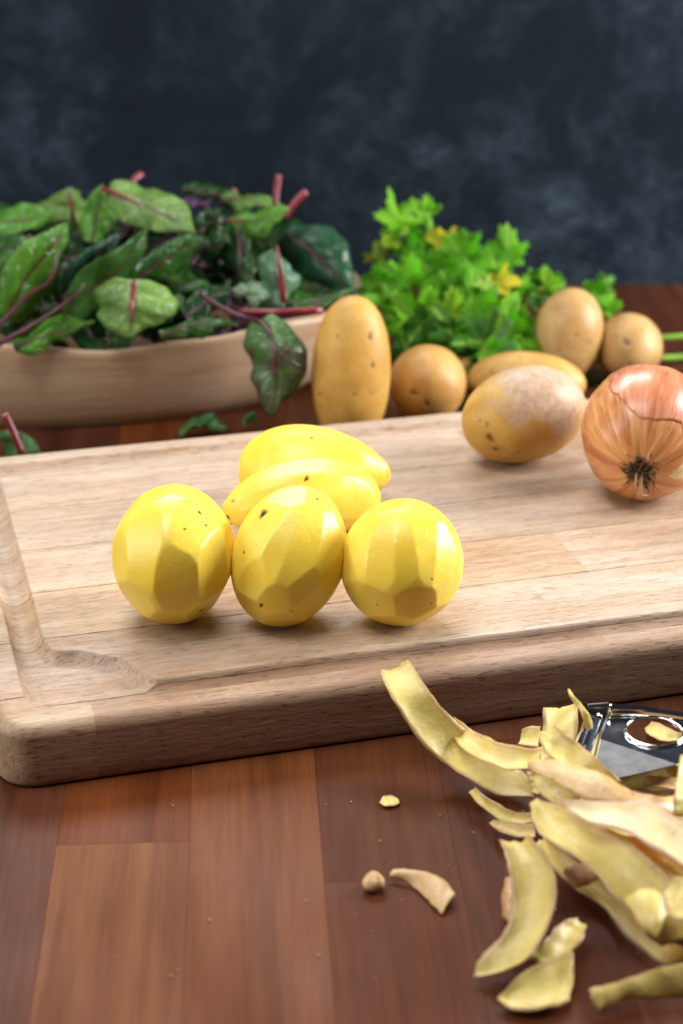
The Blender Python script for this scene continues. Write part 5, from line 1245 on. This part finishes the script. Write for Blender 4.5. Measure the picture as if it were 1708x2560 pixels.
o = obj('bulb', to_onion(V), F, M['onion_in'], onion, rel=False); place(o)
up = oR.T @ np.array([.22, -.10, 1.0]); up /= np.linalg.norm(up)
a1 = np.cross(up, [0, 0, 1.]); a1 /= np.linalg.norm(a1); a2 = np.cross(up, a1)
nr, na = 26, 130
ang = np.linspace(0, 2 * math.pi, na, endpoint=False)
edge = .93 + .05 * np.sin(3 * ang + .6) + .03 * np.sin(7 * ang + 2) + .010 * np.sin(23 * ang) * np.sin(2 * ang) + .006 * np.random.default_rng(3).normal(size=na)
rd = oR.T @ np.array([.80, -.60, .05]); a0 = math.atan2(rd @ a2, rd @ a1)
dl = np.abs((ang - a0 + math.pi) % (2 * math.pi) - math.pi)
edge = edge + .42 * np.clip((.62 - dl) / .08, 0, 1)
G = []
for i in range(nr):
    t = .02 + (edge - .02) * i / (nr - 1)
    G.append(np.sin(t)[:, None] * (np.cos(ang)[:, None] * a1 + np.sin(ang)[:, None] * a2) + np.cos(t)[:, None] * up)
G = np.array(G).reshape(-1, 3)
lift = np.repeat(np.linspace(.0003, .00038, nr) ** 1.0, na)
inn, out_ = to_onion(G, .00015), to_onion(G, 0) + G * lift[:, None]
Vs = np.vstack([out_, inn]); Fs = []
kk = nr * na
for i in range(nr - 1):
    for j in range(na):
        j2 = (j + 1) % na
        Fs.append((i * na + j, (i + 1) * na + j, (i + 1) * na + j2, i * na + j2))
        Fs.append((kk + i * na + j, kk + i * na + j2, kk + (i + 1) * na + j2, kk + (i + 1) * na + j))
for j in range(na):
    j2 = (j + 1) % na
    Fs.append(((nr - 1) * na + j, kk + (nr - 1) * na + j, kk + (nr - 1) * na + j2, (nr - 1) * na + j2))
o = obj('outer_skin', Vs, Fs, M['onion_out'], onion, rel=False); place(o)
o['label'] = 'reddish outer skin torn along its lower edge'
# bare flesh where the skin has come away beside the roots
cdir = oR.T @ np.array([.43, -.876, -.207]); cdir /= np.linalg.norm(cdir)
b1 = np.cross(cdir, [0, 1, 0]); b1 /= np.linalg.norm(b1); b2 = np.cross(cdir, b1)
G = [cdir]
for i in range(1, 9):
    for j in range(40):
        w = 2 * math.pi * j / 40
        t = .30 * i / 8 * (1 + .25 * math.sin(2 * w + .5) + .10 * math.sin(5 * w) + .05 * math.sin(9 * w))
        G.append(math.sin(t) * (math.cos(w) * b1 + math.sin(w) * b2 * .8) + math.cos(t) * cdir)
G = np.array(G); G /= np.linalg.norm(G, axis=1)[:, None]
Fs = [(0, 1 + (j + 1) % 40, 1 + j) for j in range(40)]
for i in range(7):
    for j in range(40):
        a, b = 1 + i * 40 + j, 1 + i * 40 + (j + 1) % 40
        Fs.append((a, b, b + 40, a + 40))
lf = np.r_[.0005, np.repeat(np.linspace(.0005, -.0003, 8), 40)]
o = obj('bare_flesh', to_onion(G, 0) + G * lf[:, None], Fs, M['flesh'], onion, rel=False); place(o)
rz = onion_r(np.array([[0, 0, 1.0]]))[0]
Va, Fa = [], []
rr = np.random.default_rng(5)
for k in range(130):
    w, q = rr.uniform(0, 6.28), abs(rr.normal(0, .0040))
    p0 = np.array([math.cos(w) * min(q, .0075), math.sin(w) * min(q, .0075), rz - .0012])
    dr = np.array([math.cos(w + rr.normal(0, .7)), math.sin(w + rr.normal(0, .7)), rr.uniform(-.1, .9)])
    L = rr.uniform(.003, .0065)
    p1 = p0 + dr * L * .5 + [0, 0, .0012]; p2 = p1 + (dr + rr.normal(0, .7, 3)) * L * .5
    v, f = tube([p0, p1, p2], [.0006, .00045, .0002], 5, 6)
    Fa += [tuple(i + len(Va) for i in t) for t in f]; Va += list(v)
o = obj('root_tuft', Va, Fa, M['root'], onion, rel=False); place(o); o['kind'] = 'stuff'
dn = oR.T @ np.array([0, -.1, -1.0])
sd = oR.T @ np.array([1.0, 0, 0])
for k, L in ((0, 1.0), (1, .8)):
    b0 = np.array([0, 0, rz + .0005]) + sd * (.001 - .003 * k)
    pts = [b0, b0 + dn * .006 * L + np.array([0, 0, .004]), b0 + dn * .0115 * L + np.array([0, 0, .003]) + sd * .001, b0 + dn * .0125 * L + sd * (.004 - .002 * k), b0 + dn * .008 * L + sd * .005 + [0, 0, .002]]
    v, f = tube(pts, [.0006, .0006, .0005, .0004, .0002], 6, 24)
    o = obj('root', v, f, M['root_pale'], onion, rel=False); place(o)

# ------------------------------------------------------------------ wooden bowl
ua, va = np.array([1.0, 0.0]), np.array([0.0, 1.0])
bc = np.array([-.206, 1.222])
bowl = thing('wooden_bowl', 'wide pale wooden bowl with a wavy rim, heaped with beet leaves', 'bowl', (bc[0], bc[1], 0.0))
nA = 180
pr = [(.0, .0002), (.55, .0002), (.86, .0004), (.895, .0018), (.925, .006), (.955, .016), (.978, .028), (.992, .040), (1.0, .050), (1.0, .0535), (.994, .0555), (.98, .0560), (.966, .0550), (.958, .052), (.945, .042), (.915, .028), (.86, .016), (.70, .010), (.35, .008), (.0, .008)]
pr = spline(pr, 60)
V, F = [], []
for k, (s, z) in enumerate(pr):
    for j in range(nA):
        w = 2 * math.pi * j / nA
        cx, sx = math.cos(w), math.sin(w)
        e = 2 / 2.08
        x = .224 * math.copysign(abs(cx) ** e, cx) * (s ** 1.35 if s < 1 else s)
        y = .142 * math.copysign(abs(sx) ** e, sx) * (s ** .75 if s < 1 else s)
        wav = .0022 * math.sin(x * 34 + 2.4) + .0010 * math.sin(x * 70 + y * 40) + .0015
        V.append((x, y, z + wav * max(0, (z - .02) / .035)))
for k in range(len(pr) - 1):
    for j in range(nA):
        j2 = (j + 1) % nA
        F.append((k * nA + j, k * nA + j2, (k + 1) * nA + j2, (k + 1) * nA + j))
obj('bowl_body', V, F, M['bowl_wood'], bowl, col=(.53, .39, .275), rel=False)

# ------------------------------------------------------------------ beet leaves
def blade(st, seed, ruffle=.0010, n=26, m=15, cup=.0):
    st = np.asarray(st, float)
    L, Mi, Rr = (spline(st[:, k], n) for k in range(3))
    v = np.linspace(0, 1, m)
    G = np.zeros((n, m, 3))
    for j, t in enumerate(v):
        a, b, c = 2 * (t - .5) * (t - 1), 4 * t * (1 - t), 2 * t * (t - .5)
        G[:, j] = a * L + b * Mi + c * Rr
    du = np.gradient(G, axis=0); dv = np.gradient(G, axis=1)
    N = np.cross(du, dv); N /= np.linalg.norm(N, axis=2)[:, :, None] + 1e-12
    N = np.where(N[:, :, 1:2] > 0, -N, N)
    u = np.linspace(0, 1, n)[:, None]; vv = v[None, :]
    ed = np.abs(vv - .5) * 2
    r = np.random.default_rng(seed)
    p1, p2 = r.uniform(0, 6.28, 2)
    side = np.where(vv < .5, 0.0, 2.1)
    w = ruffle * ed ** 1.6 * (np.sin(u * 17 + p1 + side) + .6 * np.sin(u * 31 + p2 + side * 2))
    t = np.abs(vv - .5)
    ph = (u * 5.0 - t * 2.75)
    w = w + .0005 * np.cos(2 * math.pi * ph) * np.sin(math.pi * ed.clip(0, 1)) - .0010 * np.exp(-(ed / .09) ** 2)
    w = w + .0032 * ed ** 1.3 * np.sin(u * 6.5 + p2 * 1.7 + side * 1.3) + .0014 * np.sin(u * 11 + vv * 5 + p1)
    env = np.sin(math.pi * np.clip(u * .96 + .02, 0, 1)) ** .4
    G = G + N * (w * env)[:, :, None]
    # uneven outline
    jit = noise1(n, .0004, 6, seed) * env[:, 0]
    G[:, 0] += (G[:, 0] - G[:, 1]) * (jit / .003)[:, None]; G[:, -1] += (G[:, -1] - G[:, -2]) * (-jit / .003)[:, None]
    return G


def oriented(G):
    """make the sheet's front side face the camera side (towards -y/+z)"""
    du = np.gradient(G, axis=0); dv = np.gradient(G, axis=1)
    N = np.cross(du, dv).reshape(-1, 3).mean(0)
    return G if N @ np.array([0, -.9, .4]) > 0 else G[:, ::-1]


gl_ = 'beet leaves heaped in the wooden bowl'
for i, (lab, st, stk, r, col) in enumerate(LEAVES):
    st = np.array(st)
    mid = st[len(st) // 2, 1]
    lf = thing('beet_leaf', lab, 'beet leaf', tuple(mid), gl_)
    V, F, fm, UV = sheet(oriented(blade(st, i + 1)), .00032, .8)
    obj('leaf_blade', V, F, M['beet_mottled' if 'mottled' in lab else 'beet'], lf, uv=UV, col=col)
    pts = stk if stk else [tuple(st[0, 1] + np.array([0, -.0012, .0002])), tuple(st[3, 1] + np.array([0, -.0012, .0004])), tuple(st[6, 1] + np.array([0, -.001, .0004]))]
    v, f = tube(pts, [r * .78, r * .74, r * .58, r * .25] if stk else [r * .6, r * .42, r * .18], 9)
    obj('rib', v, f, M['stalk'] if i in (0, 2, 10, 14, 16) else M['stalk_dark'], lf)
# leaves deeper in the heap, glimpsed only in the gaps
for i in range(64):
    rr = random.Random(900 + i)
    lu, lv = rr.uniform(-.06, .185), rr.uniform(-.105, .06)
    lv *= math.sqrt(max(.05, 1 - (max(lu, 0) / .21) ** 2))
    if i >= 46:
        lu, lv = rr.uniform(.0, .175), rr.uniform(.0, .07)
    hz = .050 + .062 * max(0, 1 - (lu / .24) ** 2) * rr.uniform(.0, .70) * (1 - (lv / .13) ** 2)
    if i >= 46: hz = max(hz, rr.uniform(.055, .080))
    p = np.array([bc[0], bc[1], 0]) + np.r_[lu * ua + lv * va, hz]
    az = rr.uniform(0, 6.28)
    dirv = np.array([math.cos(az), math.sin(az) * .6, rr.uniform(-.25, .35)]); dirv /= np.linalg.norm(dirv)
    sidev = np.cross(dirv, [rr.uniform(-.5, .5), rr.uniform(-.9, .3), 1.0]); sidev /= np.linalg.norm(sidev)
    L, w = rr.uniform(.05, .075), rr.uniform(.014, .022)
    st = []
    for t in np.linspace(0, 1, 9):
        s = math.sin(math.pi * min(1, t * .93 + .07) ** .85) ** .75 if t < 1 else .04
        cpt = p + dirv * L * (t - .5) + np.array([0, 0, -.018 * (t - .4) ** 2 * 4])
        st.append((cpt - sidev * w * s + [0, 0, .004 * s], cpt, cpt + sidev * w * s + [0, 0, .004 * s]))
    lf = thing('beet_leaf', 'beet leaf buried in the heap, the shade painted into its dark colour', 'beet leaf', tuple(p), 'buried beet leaves')
    V, F, fm, UV = sheet(oriented(blade(st, 200 + i, n=16, m=9)), .00045, .8)
    obj('leaf_blade', V, F, M['beet'], lf, uv=UV, col=[(.012, .05, .013), (.018, .072, .016), (.028, .10, .02), (.03, .012, .022)][i % 4])  # very dark blade colours paint the shade in the gaps of the heap
    v, f = tube([tuple(q[1] + np.array([0, -.0008, .0006])) for q in st[0:7:3]], [.0015, .0012, .0005], 7)
    obj('rib', v, f, M['stalk_dark'], lf)
for lab, pts, r in STUBS:
    o = thing('beet_stalk', lab, 'beet stalk', pts[0], 'cut beet stalks in the heap')
    v, f = tube(pts, [r, r, r * 1.08], 10, 12)
    obj('stalk', v, f, M['stalk'], o)
    e = np.array(pts[-1]); dv = e - np.array(pts[-2]); dv /= np.linalg.norm(dv)
    v, f = tube([e - dv * .0004, e + dv * .0004], [r * .98, r * .9], 10, 3)
    obj('cut_end', v, f, M['cut'], o)
# the leaf on the table behind the board, and two scraps
o = thing('beet_leaf', 'beet leaf lying on the table behind the board, red stalk sticking up', 'beet leaf', TABLE_LEAF[4][1])
V, F, fm, UV = sheet(oriented(blade(TABLE_LEAF, 71)), .00045, .8)
obj('leaf_blade', V, F, M['beet'], o, uv=UV, col=(.06, .18, .05))
v, f = tube(TABLE_STALK[1:], [.0024, .0023, .0022], 10, 14)
obj('rib', v, f, M['stalk'], o)
e = np.array(TABLE_STALK[-1]); dv = e - np.array(TABLE_STALK[-2]); dv /= np.linalg.norm(dv)
v, f = tube([e - dv * .0003, e + dv * .0004], [.00215, .0019], 10, 3)
obj('cut_end', v, f, M['cut'], o)
for (p, s, lab) in ((SCRAPS[0], .016, 'broad scrap of beet leaf lying in the shade behind the board'), (SCRAPS[1], .005, 'tiny green scrap of leaf behind the board')):
    p = np.array(p); st = []
    for t in np.linspace(0, 1, 9):
        sh = math.sin(math.pi * min(1, t * .93 + .07)) ** .7 if t < 1 else .04
        q = p + np.array([s * 2 * (t - .5), .004 * t, .004 * sh])
        st.append((q + [0, -s * .5 * sh, 0], q, q + [0, s * .5 * sh, .003 * sh]))
    o = thing('leaf_scrap', lab, 'leaf scrap', tuple(p))
    V, F, fm, UV = sheet(oriented(blade(st, 75, .001)), .0004, .8)
    obj('leaf_blade', V, F, M['beet'], o, uv=UV, col=(.05, .19, .05))

# ------------------------------------------------------------------ parsley
root = np.array([.150, 1.232, .012])
parsley = thing('parsley_bunch', 'bunch of bright green flat parsley lying behind the unpeeled potatoes', 'parsley', tuple(root))


def leaflet_outline(seed, n=72):
    """radius over angle of a three lobed toothed leaflet; angle 0 is the tip, +-pi the base"""
    r = np.random.default_rng(seed)
    a = np.linspace(-math.pi, math.pi, n, endpoint=False)
    lob = np.zeros(n)
    for c, w, h in ((0, .46, 1.0), (1.10, .42, .86), (-1.10, .42, .86), (2.05, .36, .55), (-2.05, .36, .55)):
        lob = np.maximum(lob, h * r.uniform(.88, 1.1) * np.exp(-((a - c - r.normal(0, .05)) / w) ** 2 / 1.6))
    tooth = np.abs(((a * 13 / (2 * math.pi) * 2 + r.uniform()) % 1) - .5) * 2
    rad = (.30 + .70 * lob) * (1 - .26 * tooth)
    rad *= 1 - .75 * np.exp(-((np.abs(a) - math.pi) / .30) ** 2)
    return a, rad


def leaflet(seed, rings=7):
    a, rad = leaflet_outline(seed)
    r = np.random.default_rng(seed + 77)
    V = [(0, 0, 0)]; UV = [(.35, .5)]
    p = r.uniform(0, 6.28, 4)
    for i in range(1, rings + 1):
        t = i / rings
        for k, w in enumerate(a):
            x, y = math.cos(w) * rad[k] * t, math.sin(w) * rad[k] * t
            z = .20 * t * t * math.cos(3 * w + p[0]) - .30 * (x * x + y * y) * math.sin(p[1]) + .16 * t * t * math.sin(5 * w + p[2]) - .10 * math.exp(-(y / .12) ** 2) * t
            V.append((x, y, z)); UV.append((.35 + .6 * x, .5 + .48 * y))
    n = len(a)
    F = [(0, 1 + k, 1 + (k + 1) % n) for k in range(n)]
    for i in range(rings - 1):
        for k in range(n):
            A, B = 1 + i * n + k, 1 + i * n + (k + 1) % n
            F.append((A, A + n, B + n, B))
    V = np.array(V)
    m_ = len(V)
    V2 = V - [0, 0, .018]
    F2 = F + [tuple(i + m_ for i in f)[::-1] for f in F] + [(1 + (rings - 1) * n + k, m_ + 1 + (rings - 1) * n + k, m_ + 1 + (rings - 1) * n + (k + 1) % n, 1 + (rings - 1) * n + (k + 1) % n) for k in range(n)]
    return np.vstack([V, V2]), F2, UV + UV


variants = []
for s in range(8):
    V, F, UV = leaflet(s + 31)
    o = obj('leaf', V, F, M['parsley'], parsley, uv=UV, rel=False)
    variants.append(o.data)
    bpy.data.objects.remove(o)
for i, (p, r, col) in enumerate(PARSLEY):
    rr = random.Random(i * 13 + 5)
    p = np.array(p)
    out = p - (root + [-.05, -.01, .0])
    tip = np.array([out[0], out[1] * .4, abs(out[2]) + .01]); tip /= np.linalg.norm(tip)
    tip = tip + np.array([rr.uniform(-.7, .7), rr.uniform(-.5, .3), rr.uniform(-.7, .5)])
    nrm = np.array([rr.uniform(-.5, .5), -.9, .5 + rr.uniform(-.35, .45)])
    nrm /= np.linalg.norm(nrm)
    tip = tip - nrm * (tip @ nrm); tip /= np.linalg.norm(tip)
    sd = np.cross(nrm, tip)
    o = bpy.data.objects.new('leaf', variants[i % 8])
    C.objects.link(o)
    o.parent = parsley
    s = r * rr.uniform(1.75, 2.25)
    loc = p - root - tip * s * .35
    o.matrix_local = Matrix(((tip[0] * s, sd[0] * s, nrm[0] * s, loc[0]), (tip[1] * s, sd[1] * s, nrm[1] * s, loc[1]), (tip[2] * s, sd[2] * s, nrm[2] * s, loc[2]), (0, 0, 0, 1)))
    o.color = (*col, 1)
    if i % 2 == 0:
        b = p - tip * s * .35
        hub = np.array([.075, 1.215, .02]) if p[0] < .12 else np.array([.17, 1.245, .012])
        midp = (b + hub) / 2 + np.array([0, .006, -.004])
        v, f = tube([tuple(b + nrm * -.001), tuple(midp), tuple(hub + np.array([rr.uniform(-.01, .01), 0, rr.uniform(-.005, .005)]))], [.0006, .0009, .0012], 6, 8)
        v[:, 2] = np.maximum(v[:, 2], .0012)
        obj('stem', v, f, M['green_stem'], parsley)
for pts in PSTALKS:
    pts = [(x, y, max(z, .0032)) for x, y, z in pts]
    v, f = tube(pts, [.0026, .0026, .0024, .002, .0015], 9, 24)
    obj('stem', v, f, M['green_stem'], parsley)

# ------------------------------------------------------------------ potato peels
gpl = 'potato peels heaped on the table'
for k in range(14):
    rr = random.Random(4000 + k)
    cx_, cy_ = rr.uniform(.105, .19), rr.uniform(.575, .640)
    az, L, w_ = rr.uniform(-.9, .5), rr.uniform(.05, .08), rr.uniform(.008, .013)
    ex_, ey_ = math.cos(az), math.sin(az)
    bend = rr.uniform(-.012, .012)
    zz = rr.uniform(.003, .016) * (1 if cx_ > .125 else .4)
    st = []
    for s_ in np.linspace(-1, 1, 6):
        ctr = np.array([cx_ + ex_ * L / 2 * s_ - ey_ * bend * s_ * s_, cy_ + ey_ * L / 2 * s_ + ex_ * bend * s_ * s_, zz + .004 * (1 - s_ * s_)])
        ww = w_ / 2 * (1 - .55 * abs(s_) ** 3)
        tl = rr.uniform(.0, .003)
        st.append((tuple(ctr + [-ey_ * ww, ex_ * ww, tl]), tuple(ctr + [ey_ * ww, -ex_ * ww, 0])))
    PEELS.append(('potato peel buried low inside the heap, mostly hidden by others', 'in' if k % 3 else 'skin', -2, st))
for i, (lab, side, bulge, st) in enumerate(PEELS):
    Lp = np.array([s[0] for s in st]); Rp = np.array([s[1] for s in st])
    n, m = 40, 11
    buried = lab.startswith('potato peel buried')
    A, B = spline(Lp, n), spline(Rp, n)
    v = np.linspace(0, 1, m)[None, :, None]
    G = A[:, None] * (1 - v) + B[:, None] * v
    du = np.gradient(G, axis=0); dv = np.gradient(G, axis=1)
    N = np.cross(du, dv); N /= np.linalg.norm(N, axis=2)[:, :, None] + 1e-12
    if N.reshape(-1, 3).mean(0) @ np.array([0, -.75, .65]) < 0: N = -N
    wdt = np.linalg.norm(B - A, axis=1)
    ln0 = np.linalg.norm(np.diff(A, axis=0), axis=1).sum()
    bg = np.minimum(abs(bulge) / 1000, wdt * .22) * np.sign(bulge)
    vv = v[0, :, 0]
    w = bg[:, None] * (4 * vv * (1 - vv) - .55)[None, :]
    rr = np.random.default_rng(i + 300)
    k = rr.uniform(0, 6.28, 3)
    u = np.linspace(0, 1, n)[:, None]
    kf = min(1.0, ln0 / .05)
    w = w + kf * (.0006 * np.sin(u * 9 + k[0]) * (vv[None, :] - .5) * 2 + .0003 * np.sin(u * 23 + vv[None, :] * 4 + k[1]))
    G = G + N * w[:, :, None]
    # ragged edges and ends
    ln = np.linalg.norm(np.diff(A, axis=0), axis=1).sum()
    nf = int(np.clip(ln / .005, 3, 14)); am = min(.00040, ln * .016)
    ja, jb = noise1(n, am, nf, i + 1), noise1(n, am, nf, i + 51)
    lat = (B - A) / (wdt[:, None] + 1e-9)
    for q, fall in ((0, 1.0), (1, .5)):
        G[:, q] += lat * (ja * fall)[:, None]; G[:, -1 - q] += lat * (jb * fall)[:, None]
    for e, sgn in ((0, -1), (-1, 1)):
        t_ = G[e] - G[e + (1 if e == 0 else -1)]
        t_ /= np.linalg.norm(t_, axis=1)[:, None] + 1e-9
        G[e] += t_ * (noise1(m, .0008 * kf, 6, i + 101)[:, None])
    G[:, :, 2] = np.maximum(G[:, :, 2], .0011)
    fl = np.cross(np.gradient(G, axis=0), np.gradient(G, axis=1)).reshape(-1, 3).mean(0) @ np.array([0, -.75, .65])
    if fl < 0: G = G[:, ::-1]
    V, F, fm, UV = sheet(G, .00065, .4)
    c = np.array([G[:, :, 0].mean(), G[:, :, 1].mean(), G[:, :, 2].min()])
    V = V - c
    tn = {'orange': (1.05, .80, .45), 'pinkish': (1.16, 1.22, 2.3), 'brown': (.70, .60, .55)}
    col = next((t for w_, t in tn.items() if w_ in lab.split(' peel')[0] + ' '), (1, 1, 1))
    f_ = rr.uniform(.9, 1.08)
    mats = [M['peel_in'], M['peel_out'], M['peel_out']] if side == 'in' else [M['peel_out'], M['peel_in'], M['peel_in']]
    o = obj('potato_peel', V, F, mats, fm=fm, uv=UV, col=tuple(x * f_ for x in col))
    o.location = c
    tag(o, lab, 'potato peel', 'buried potato peels' if buried else gpl)
# the dry bit beside the short peel
p = np.array(HUSK)
v, f = ICO[6]
q = v * np.array([.0042, .0052, .0034]) * (1 + lump(v, 61, .12, (2.5, 5)))[:, None]
q[:, 0] *= 1 - .35 * np.clip(q[:, 1] / .005, -1, 1)
cl = np.exp(-((v[:, 0] - .35) / .12) ** 2) * np.clip(-v[:, 1] + v[:, 2], 0, 1)
q *= (1 - .30 * cl)[:, None]
q[:, 2] -= q[:, 2].min()
o = obj('potato_scrap', q, f, M['husk'], attr={'spot': cl})
o.location = (p[0], p[1], .0002)
tag(o, 'small dry knob of potato skin on the bare table', 'potato scrap')

# crumbs left from the peeling
Vc, Fc = [], []
rr = np.random.default_rng(77)
octa = np.array([(1, 0, 0), (-1, 0, 0), (0, 1, 0), (0, -1, 0), (0, 0, 1), (0, 0, -1)], float)
of_ = [(0, 2, 4), (2, 1, 4), (1, 3, 4), (3, 0, 4), (2, 0, 5), (1, 2, 5), (3, 1, 5), (0, 3, 5)]
for k in range(46):
    x, y = rr.uniform(-.09, .17), rr.uniform(.53, .67)
    s_ = rr.uniform(.00025, .0007)
    q = octa * s_ * rr.uniform(.6, 1.3, (6, 1)) + [x, y, s_ * .6]
    Fc += [tuple(i + len(Vc) for i in f) for f in of_]; Vc += q.tolist()
tag(obj('crumbs', Vc, Fc, M['root_pale']), 'scattered pale crumbs on the bare tabletop', kind='stuff')

# ------------------------------------------------------------------ peeler
PD_ = PEELER
peeler = thing('vegetable_peeler', 'polished steel vegetable peeler lying among the potato peels', 'peeler', PD_['hole'])
z0 = PD_['hole'][2]
pl = np.array(PD_['plate'])[:, :2]
hc = np.array(PD_['hole'])[:2]
hr = np.linalg.norm(np.array(PD_['hole_edge'])[:2] - hc)


def dense(p, step=.0008):
    out = []
    for a, b in zip(p, np.roll(p, -1, 0)):
        k = max(1, int(np.linalg.norm(b - a) / step))
        out += [a + (b - a) * t / k for t in range(k)]
    return np.array(out)


outer = dense(pl)
aa = np.arctan2(outer[:, 1] - hc[1], outer[:, 0] - hc[0])
order = np.argsort(aa); outer = outer[order]; aa = aa[order]
n = len(outer)
rings, th = [], .0009
for t in np.linspace(0, 1, 46):
    rings.append((hc + hr * np.c_[np.cos(aa), np.sin(aa)]) * (1 - t) + outer * t)
V, F = [], []
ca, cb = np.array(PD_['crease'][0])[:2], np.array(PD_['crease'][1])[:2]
cn = np.array([-(cb - ca)[1], (cb - ca)[0]]); cn /= np.linalg.norm(cn)      # handle front bent down slightly along this line, added to shape its reflection
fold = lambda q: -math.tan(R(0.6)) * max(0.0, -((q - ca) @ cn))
for s in (0, 1):
    for k, r_ in enumerate(rings):
        for q in r_: V.append((q[0], q[1], z0 + fold(q) - s * th))
nk = len(rings)
I = lambda s, k, j: (s * nk + k) * n + j % n
for k in range(nk - 1):
    for j in range(n):
        F.append((I(0, k, j), I(0, k + 1, j), I(0, k + 1, j + 1), I(0, k, j + 1)))
        F.append((I(1, k, j), I(1, k, j + 1), I(1, k + 1, j + 1), I(1, k + 1, j)))
for j in range(n):
    F.append((I(0, 0, j), I(0, 0, j + 1), I(1, 0, j + 1), I(1, 0, j)))
    F.append((I(0, nk - 1, j), I(1, nk - 1, j), I(1, nk - 1, j + 1), I(0, nk - 1, j + 1)))
fmat = [1 if fold(np.mean([V[i][:2] for i in f], axis=0)) < -1e-6 else 0 for f in F]  # faces in front of the crease get the painted grey reflection
obj('handle', V, F, [M['steel'], M['grey_reflection_steel']], peeler, smooth=False, fm=fmat)
# torus lip of the hole
V, F = [], []
for j in range(64):
    w = 2 * math.pi * j / 64
    for k in range(8):
        q = 2 * math.pi * k / 8
        rr_ = hr + .0006 * math.cos(q)
        V.append((hc[0] + rr_ * math.cos(w), hc[1] + rr_ * math.sin(w), z0 + .0005 + .0007 * math.sin(q)))
for j in range(64):
    for k in range(8):
        F.append((j * 8 + k, ((j + 1) % 64) * 8 + k, ((j + 1) % 64) * 8 + (k + 1) % 8, j * 8 + (k + 1) % 8))
obj('hole_lip', V, F, M['steel'], peeler)


def wall_strip(name, pts, h0, h1, th, mat, lean=0.0):
    """upright sheet along a line of points, height h0 at the start to h1 at the end"""
    p = spline(pts, 24)
    t = np.gradient(p[:, :2], axis=0); t /= np.linalg.norm(t, axis=1)[:, None]
    nrm = np.c_[-t[:, 1], t[:, 0]]
    h = np.linspace(h0, h1, len(p))
    G = np.zeros((len(p), 5, 3))
    for j, s in enumerate(np.linspace(0, 1, 5)):
        G[:, j, :2] = p[:, :2] + nrm * (lean * h * s ** 1.5)[:, None]
        G[:, j, 2] = p[:, 2] + h * s
    V, F, fm, UV = sheet(G, th, 1.0)
    return obj(name, V, F, mat, peeler)


bk = [np.array(q) + [0, .0010, -.0004] for q in PD_['back'][1:]]
wall_strip('back_flange', bk, .0060, .0030, .0009, M['steel'], .35)
pg = np.array(PD_['prong'])
wall_strip('prong', [pg[1] + [0, .0004, -.0030], pg[0] + [0, .0004, -.0030]], .0095, .0085, .0010, M['dark_steel'], -.05)
fr = np.array(PD_['plate'])
fe = [fr[1] + [0, -.0008, -.0004], (fr[1] + fr[2]) / 2 + [0, -.0008, -.0004], fr[2] + [0, -.0008, -.0004]]
wall_strip('head_flange', [fr[0] + [-.0009, -.004, -.0004], (fr[0] + fr[1]) / 2 + [-.0009, 0, -.0004], fr[1] + [-.0009, 0, -.0004]], .0016, .0016, .0009, M['dark_steel'], 0)
pf = fr[2] + np.array([-.004, -.0006, -.003])
wall_strip('prong', [pf, pf + (pg[0] - pg[1]) * 1.05 + [0, .006, 0]], .0075, .0070, .0010, M['steel'], 0)
rv = np.array(PD_['rivet'])
v, f = tube([rv + [0, -.0014, 0], rv + [0, .0008, 0]], [.0014, .0016], 14, 4)
obj('rivet', v, f, M['steel'], peeler)
b0, b1 = np.array(PD_['blade'][0]), np.array(PD_['blade'][1])
dv = (b1 - b0) / np.linalg.norm(b1 - b0)
e0, e1 = b0 - dv * .004, b1 + dv * .028
sdv = np.cross(dv, [0, 0, 1.0]); sdv /= np.linalg.norm(sdv)
G = np.zeros((24, 9, 3))
for i, t in enumerate(np.linspace(0, 1, 24)):
    for j, s in enumerate(np.linspace(-1, 1, 9)):
        G[i, j] = e0 + (e1 - e0) * t + sdv * s * .0040 + np.array([0, 0, .0016 * (1 - s * s)])
V, F, fm, UV = sheet(G, .0008, .6)
obj('blade', V, F, M['steel'], peeler)
